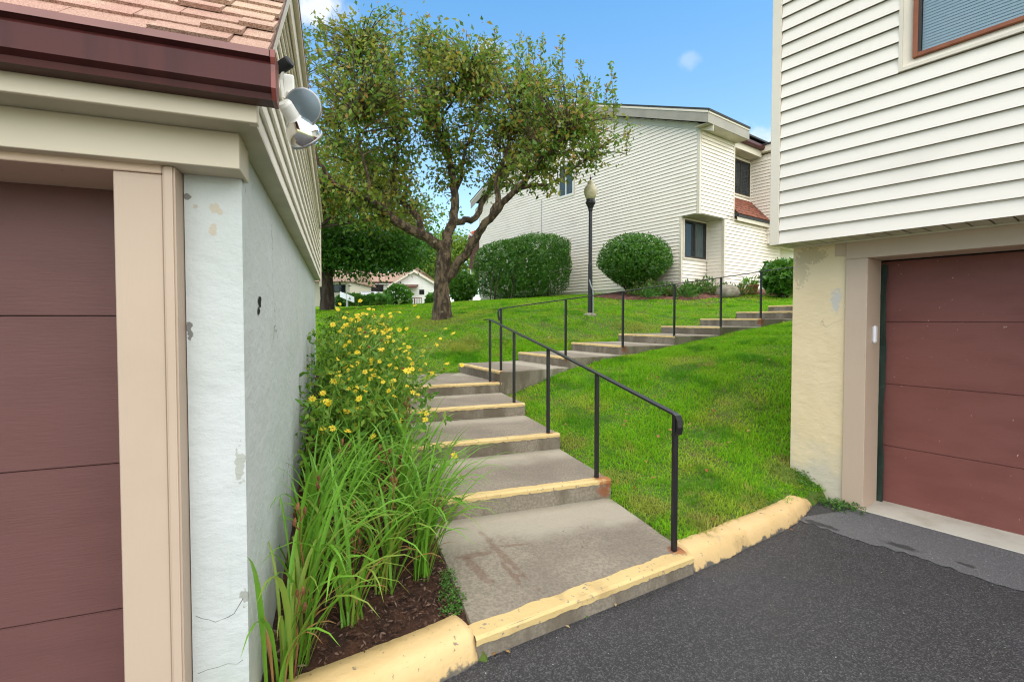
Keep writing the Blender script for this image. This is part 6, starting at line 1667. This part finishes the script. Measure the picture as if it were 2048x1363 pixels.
for i, (u, v) in enumerate(SUNF):
    p = sp(u, v, 0); p[2] = bed_z(p[0], p[1]) - .01
    t_ = thing('sunflower_plant', p, SLAB[i], 'plant', 'yellow sunflower plants in the bed')
    ns = rf.randint(8, 10) if i != 15 else 3
    hmax = np.interp(u, [3.4, 4.2, 5.5, 7.5], [.62, .98, 1.22, 1.25]) * rf.uniform(.92, 1.08)
    st = MB()
    for k in range(ns):
        a = rf.uniform(0, 6.28); out = V3(math.cos(a), math.sin(a), 0) * rf.uniform(.05, .26) + le * rf.uniform(-.04, .36) * (1 + .5 * max(0, v) + (.3 if u > 4.9 else 0)) - ld * rf.uniform(0, .12)
        if v < 0 and np.dot(out, le) < 0: out = out - le * 2 * np.dot(out, le)
        h_ = hmax * rf.uniform(.62, 1.0)
        b0 = p + V3(rf.uniform(-.06, .06), rf.uniform(-.06, .06), 0); b1 = b0 + out * .35 + Z3 * h_ * .55; b2 = b0 + out + Z3 * h_
        pts, rd = smooth_path([b0, b1, b2], [.008, .0065, .0042], 4); st.tube(pts, rd, 5)
        nlv = rf.randint(8, 11)
        for j in range(nlv):
            f = .18 + .78 * j / nlv; q = pts[min(int(f * (len(pts) - 1)), len(pts) - 1)]
            az = j * 1.57 + rf.uniform(-.5, .5) + a
            for sd in (0, math.pi):
                if rf.random() < .82: put(rf.choice(OV), 'leaf', t_, tuple(q - p), az + sd, rf.uniform(-.45, .4), rf.uniform(.6, 1.05) * (1.0 - .3 * f))
        # flowers at the tips, facing up and outward
        nf = rf.choice((2, 2, 3, 4)) if u > 4.0 else rf.choice((0, 1, 1))
        for j in range(nf):
            tip = b2 + V3(rf.uniform(-.17, .17), rf.uniform(-.17, .17), rf.uniform(-.40, .08)) if j else b2
            if j:
                st.tube([pts[-3] if tip[2] > pts[-3][2] else pts[4], tip], [.0042, .003], 4)
            o = bpy.data.objects.new('flower' if rf.random() < .9 else 'seedhead', rf.choice(FLM)); 
            if o.name.startswith('seedhead'): o.data = HDM
            C.objects.link(o); o.parent = t_; o.location = tuple(tip - p)
            fd = Vector((rf.uniform(-.3, .5), rf.uniform(-1.0, .1), rf.uniform(.25, 1.0))).normalized()
            o.rotation_euler = fd.to_track_quat('Z', 'Y').to_euler(); o.scale = (rf.uniform(.50, .88),) * 3
    st.build('stems', MAT['sunstem'], t_)
    n_ = 420 if i != 15 else 60
    v_ = np.clip(rng.normal(size=(n_, 3)), -1.35, 1.35); pp = p + v_ * np.array([.17, .17, .26]) + np.array([0, 0, hmax * .52]) + le * np.abs(v_[:, :1]) * .10
    pp[:, 2] = np.maximum(pp[:, 2], p[2] + .05)
    foliage('small_leaves', t_, pp, unit(rng.normal(size=(n_, 3)) + np.array([0, 0, .3])), rng.uniform(.04, .10, n_), .4, MAT['sunleaf'])['kind'] = 'stuff'

# ------------------------------------------------------------------ grass
def grass_field(name, n, region, hmin, hmax, wid, seed, shape=None):
    g = np.random.default_rng(seed)
    X = g.uniform(region[0], region[1], n); Y = g.uniform(region[2], region[3], n)
    if shape is not None:
        k = g.random(n) < shape(X, Y); X, Y = X[k], Y[k]
    bad = asphalt_side(X, Y - np.where(X > 2.25, .02, .13))
    for poly, gr in ((lower_poly, 0), (landing_poly, 0), (upper_poly, 0), (left_poly, 0), (right_poly, 0), (house_poly, 0), (bed_poly, 0), (house_bed, 0)):
        bad |= in_poly(X, Y, poly)
    bad |= (X < -.9) & (Y < 6.0)
    X, Y = X[~bad], Y[~bad]; n = len(X)
    # only what the camera or a step to its side could see
    vis = (np.abs(X) < Y * 1.35 + 1.5)
    X, Y = X[vis], Y[vis]; n = len(X)
    Z = zg(X, Y)
    cl = np.sin(X * 5.1 + 1.3) * np.sin(Y * 4.3) + .6 * np.sin(X * 11 + Y * 9)
    tuft = np.clip(np.sin(X * 2.3 + np.sin(Y * 1.7) * 2) * np.sin(Y * 2.9 + np.sin(X * 1.3) * 2), 0, 1)
    h = g.uniform(hmin, hmax, n) * (1 + .28 * cl + .55 * tuft)
    az = g.uniform(0, 2 * np.pi, n); lean = g.uniform(.45, 1.35, n)
    dx, dy = np.cos(az), np.sin(az); sx, sy = -dy, dx
    w = wid * g.uniform(.7, 1.3, n) * .5
    B = np.stack([X, Y, Z - .01], 1); Sd = np.stack([sx, sy, np.zeros(n)], 1) * w[:, None]
    D = np.stack([dx, dy, np.zeros(n)], 1)
    m1 = B + D * (h * lean * .35)[:, None]; m1[:, 2] += h * .52
    tp = B + D * (h * lean * 1.0)[:, None]; tp[:, 2] += h * np.maximum(.2, 1.0 - .50 * lean)
    V = np.stack([B - Sd, B + Sd, m1 + Sd * .8, m1 - Sd * .8, tp], 1).reshape(-1, 3)
    i0 = np.arange(n) * 5
    Fq = np.concatenate([np.stack([i0, i0 + 1, i0 + 2], 1), np.stack([i0, i0 + 2, i0 + 3], 1), np.stack([i0 + 3, i0 + 2, i0 + 4], 1)])
    o = link(name, np_mesh(name, V, Fq, MAT['grass']))
    props(o, 'short green lawn grass with yellow and brown patches', 'grass', None, 'stuff')
    return o
grass_field('grass', 230000, (-1.2, 6.4, 2.9, 9.6), .035, .085, .0065, 1)
grass_field('grass', 150000, (-5.5, 7.5, 7.2, 13.0), .03, .07, .010, 2)
grass_field('grass', 130000, (-9, 11, 12.8, 24.0), .035, .07, .022, 3)
grass_field('grass', 60000, (-20, 4, 23.5, 55.0), .05, .10, .06, 4)

# fallen leaves on grass, kerb and steps
n = 420
X = rng.uniform(-3.5, 6.0, n); Y = rng.uniform(3.2, 13.5, n)
ok = ~asphalt_side(X, Y - .15) & ~in_poly(X, Y, lower_poly) & ~in_poly(X, Y, upper_poly) & ~in_poly(X, Y, landing_poly) & ~in_poly(X, Y, right_poly) & ~in_poly(X, Y, bed_poly) & ~((X < -.9) & (Y < 7.4))
X, Y = X[ok], Y[ok]; n = len(X)
P = np.stack([X, Y, zg(X, Y) + .055], 1); Dv = unit(np.stack([rng.normal(size=n), rng.normal(size=n), rng.normal(size=n) * .25], 1))
Nv = unit(rng.normal(size=(n, 3)) * .4 + np.array([0, 0, 1])); Nv = unit(Nv - Dv * (Nv * Dv).sum(1, keepdims=True))
V, F = leaf_quads(P, Dv, Nv, rng.uniform(.035, .07, n), rng.uniform(.022, .04, n))
# a few on the asphalt by the kerb end and along the first riser
ex = []
for px, py in ((1583, 1050), (1587, 1060), (1010, 1300), (985, 1310), (1130, 1250), (1230, 1205), (1060, 1075)): 
    a, b = (px - 1024) / FPX, (PCY - py) / FPX; t = (0.012 - CAMH) / (-_st + b * _ct); ex.append([a * t, (_ct + b * _st) * t, .012])
ex = np.array(ex); m_ = len(ex); Dx = unit(np.stack([rng.normal(size=m_), rng.normal(size=m_), np.zeros(m_)], 1)); Nx = np.tile([[0, 0, 1.0]], (m_, 1))
V2, F2 = leaf_quads(ex, Dx, Nx, np.full(m_, .03), np.full(m_, .016))
props(link('fallen_leaves', np_mesh('fallen_leaves', np.concatenate([V, V2]), np.concatenate([F, F2 + len(V)]), MAT['fallen'])), 'scattered dry orange and brown leaves on the lawn', 'fallen leaves', None, 'stuff')

# wood chips over the bed
n = 5200
u = rng.uniform(1.7, 5.0, n); v = rng.uniform(-.30, .57, n)
X = d2[0] * u + e2[0] * v; Y = d2[1] * u + e2[1] * v
ok = ~asphalt_side(X, Y - .2); X, Y = X[ok], Y[ok]; n = len(X)
P = np.stack([X, Y, zg(X, Y) + .034 + rng.uniform(0, .012, n)], 1)
Dv = unit(np.stack([rng.normal(size=n), rng.normal(size=n), rng.normal(size=n) * .35], 1)); Nv = unit(rng.normal(size=(n, 3)) * .5 + np.array([0, 0, 1])); Nv = unit(Nv - Dv * (Nv * Dv).sum(1, keepdims=True))
V, F = leaf_quads(P, Dv, Nv, rng.uniform(.015, .05, n), rng.uniform(.005, .014, n), .1)
props(link('wood_chips', np_mesh('wood_chips', V, F, MAT['chip'])), 'loose shredded wood chips covering the bed', 'wood chips', None, 'stuff')

# creeping weeds: by the right jamb, along the pier, and where bed meets slab
def weeds(name, label, spots, n_each, r, leaf):
    Ps = []
    for (x, y) in spots:
        a = rng.uniform(0, 6.28, n_each); rr = r * rng.random(n_each) ** .6
        Ps.append(np.stack([x + np.cos(a) * rr, y + np.sin(a) * rr], 1))
    P = np.concatenate(Ps); n = len(P)
    z = np.where(asphalt_side(P[:, 0], P[:, 1] - .02), .0, zg(P[:, 0], P[:, 1]) + .01); z = np.maximum(z, .0)
    Pz = np.column_stack([P, z + rng.uniform(.005, .05, n)])
    Dv = unit(np.stack([rng.normal(size=n), rng.normal(size=n), rng.uniform(0, .8, n)], 1)); Nv = unit(rng.normal(size=(n, 3)) * .5 + np.array([0, 0, 1])); Nv = unit(Nv - Dv * (Nv * Dv).sum(1, keepdims=True))
    V, F = leaf_quads(Pz, Dv, Nv, rng.uniform(.6, 1.3, n) * leaf, rng.uniform(.3, .6, n) * leaf)
    props(link(name, np_mesh(name, V, F, MAT['weed'])), label, 'weeds', None, 'stuff')
weeds('weeds', 'creeping green weeds at the foot of the cream pier by the kerb end', [(2.58, 4.20), (2.66, 4.13), (2.72, 4.05), (2.78, 4.02), (2.84, 3.97), (2.74, 3.95), (2.64, 4.28), (2.86, 3.90)], 60, .075, .028)
weeds('weeds', 'low creeping ground cover between the mulch and the front slab', [tuple(sp(u, v, 0)[:2]) for u, v in ((2.38, .53), (2.46, .50), (2.52, .54), (2.60, .55), (2.44, .56), (2.68, .56), (2.34, .50))], 130, .055, .016)
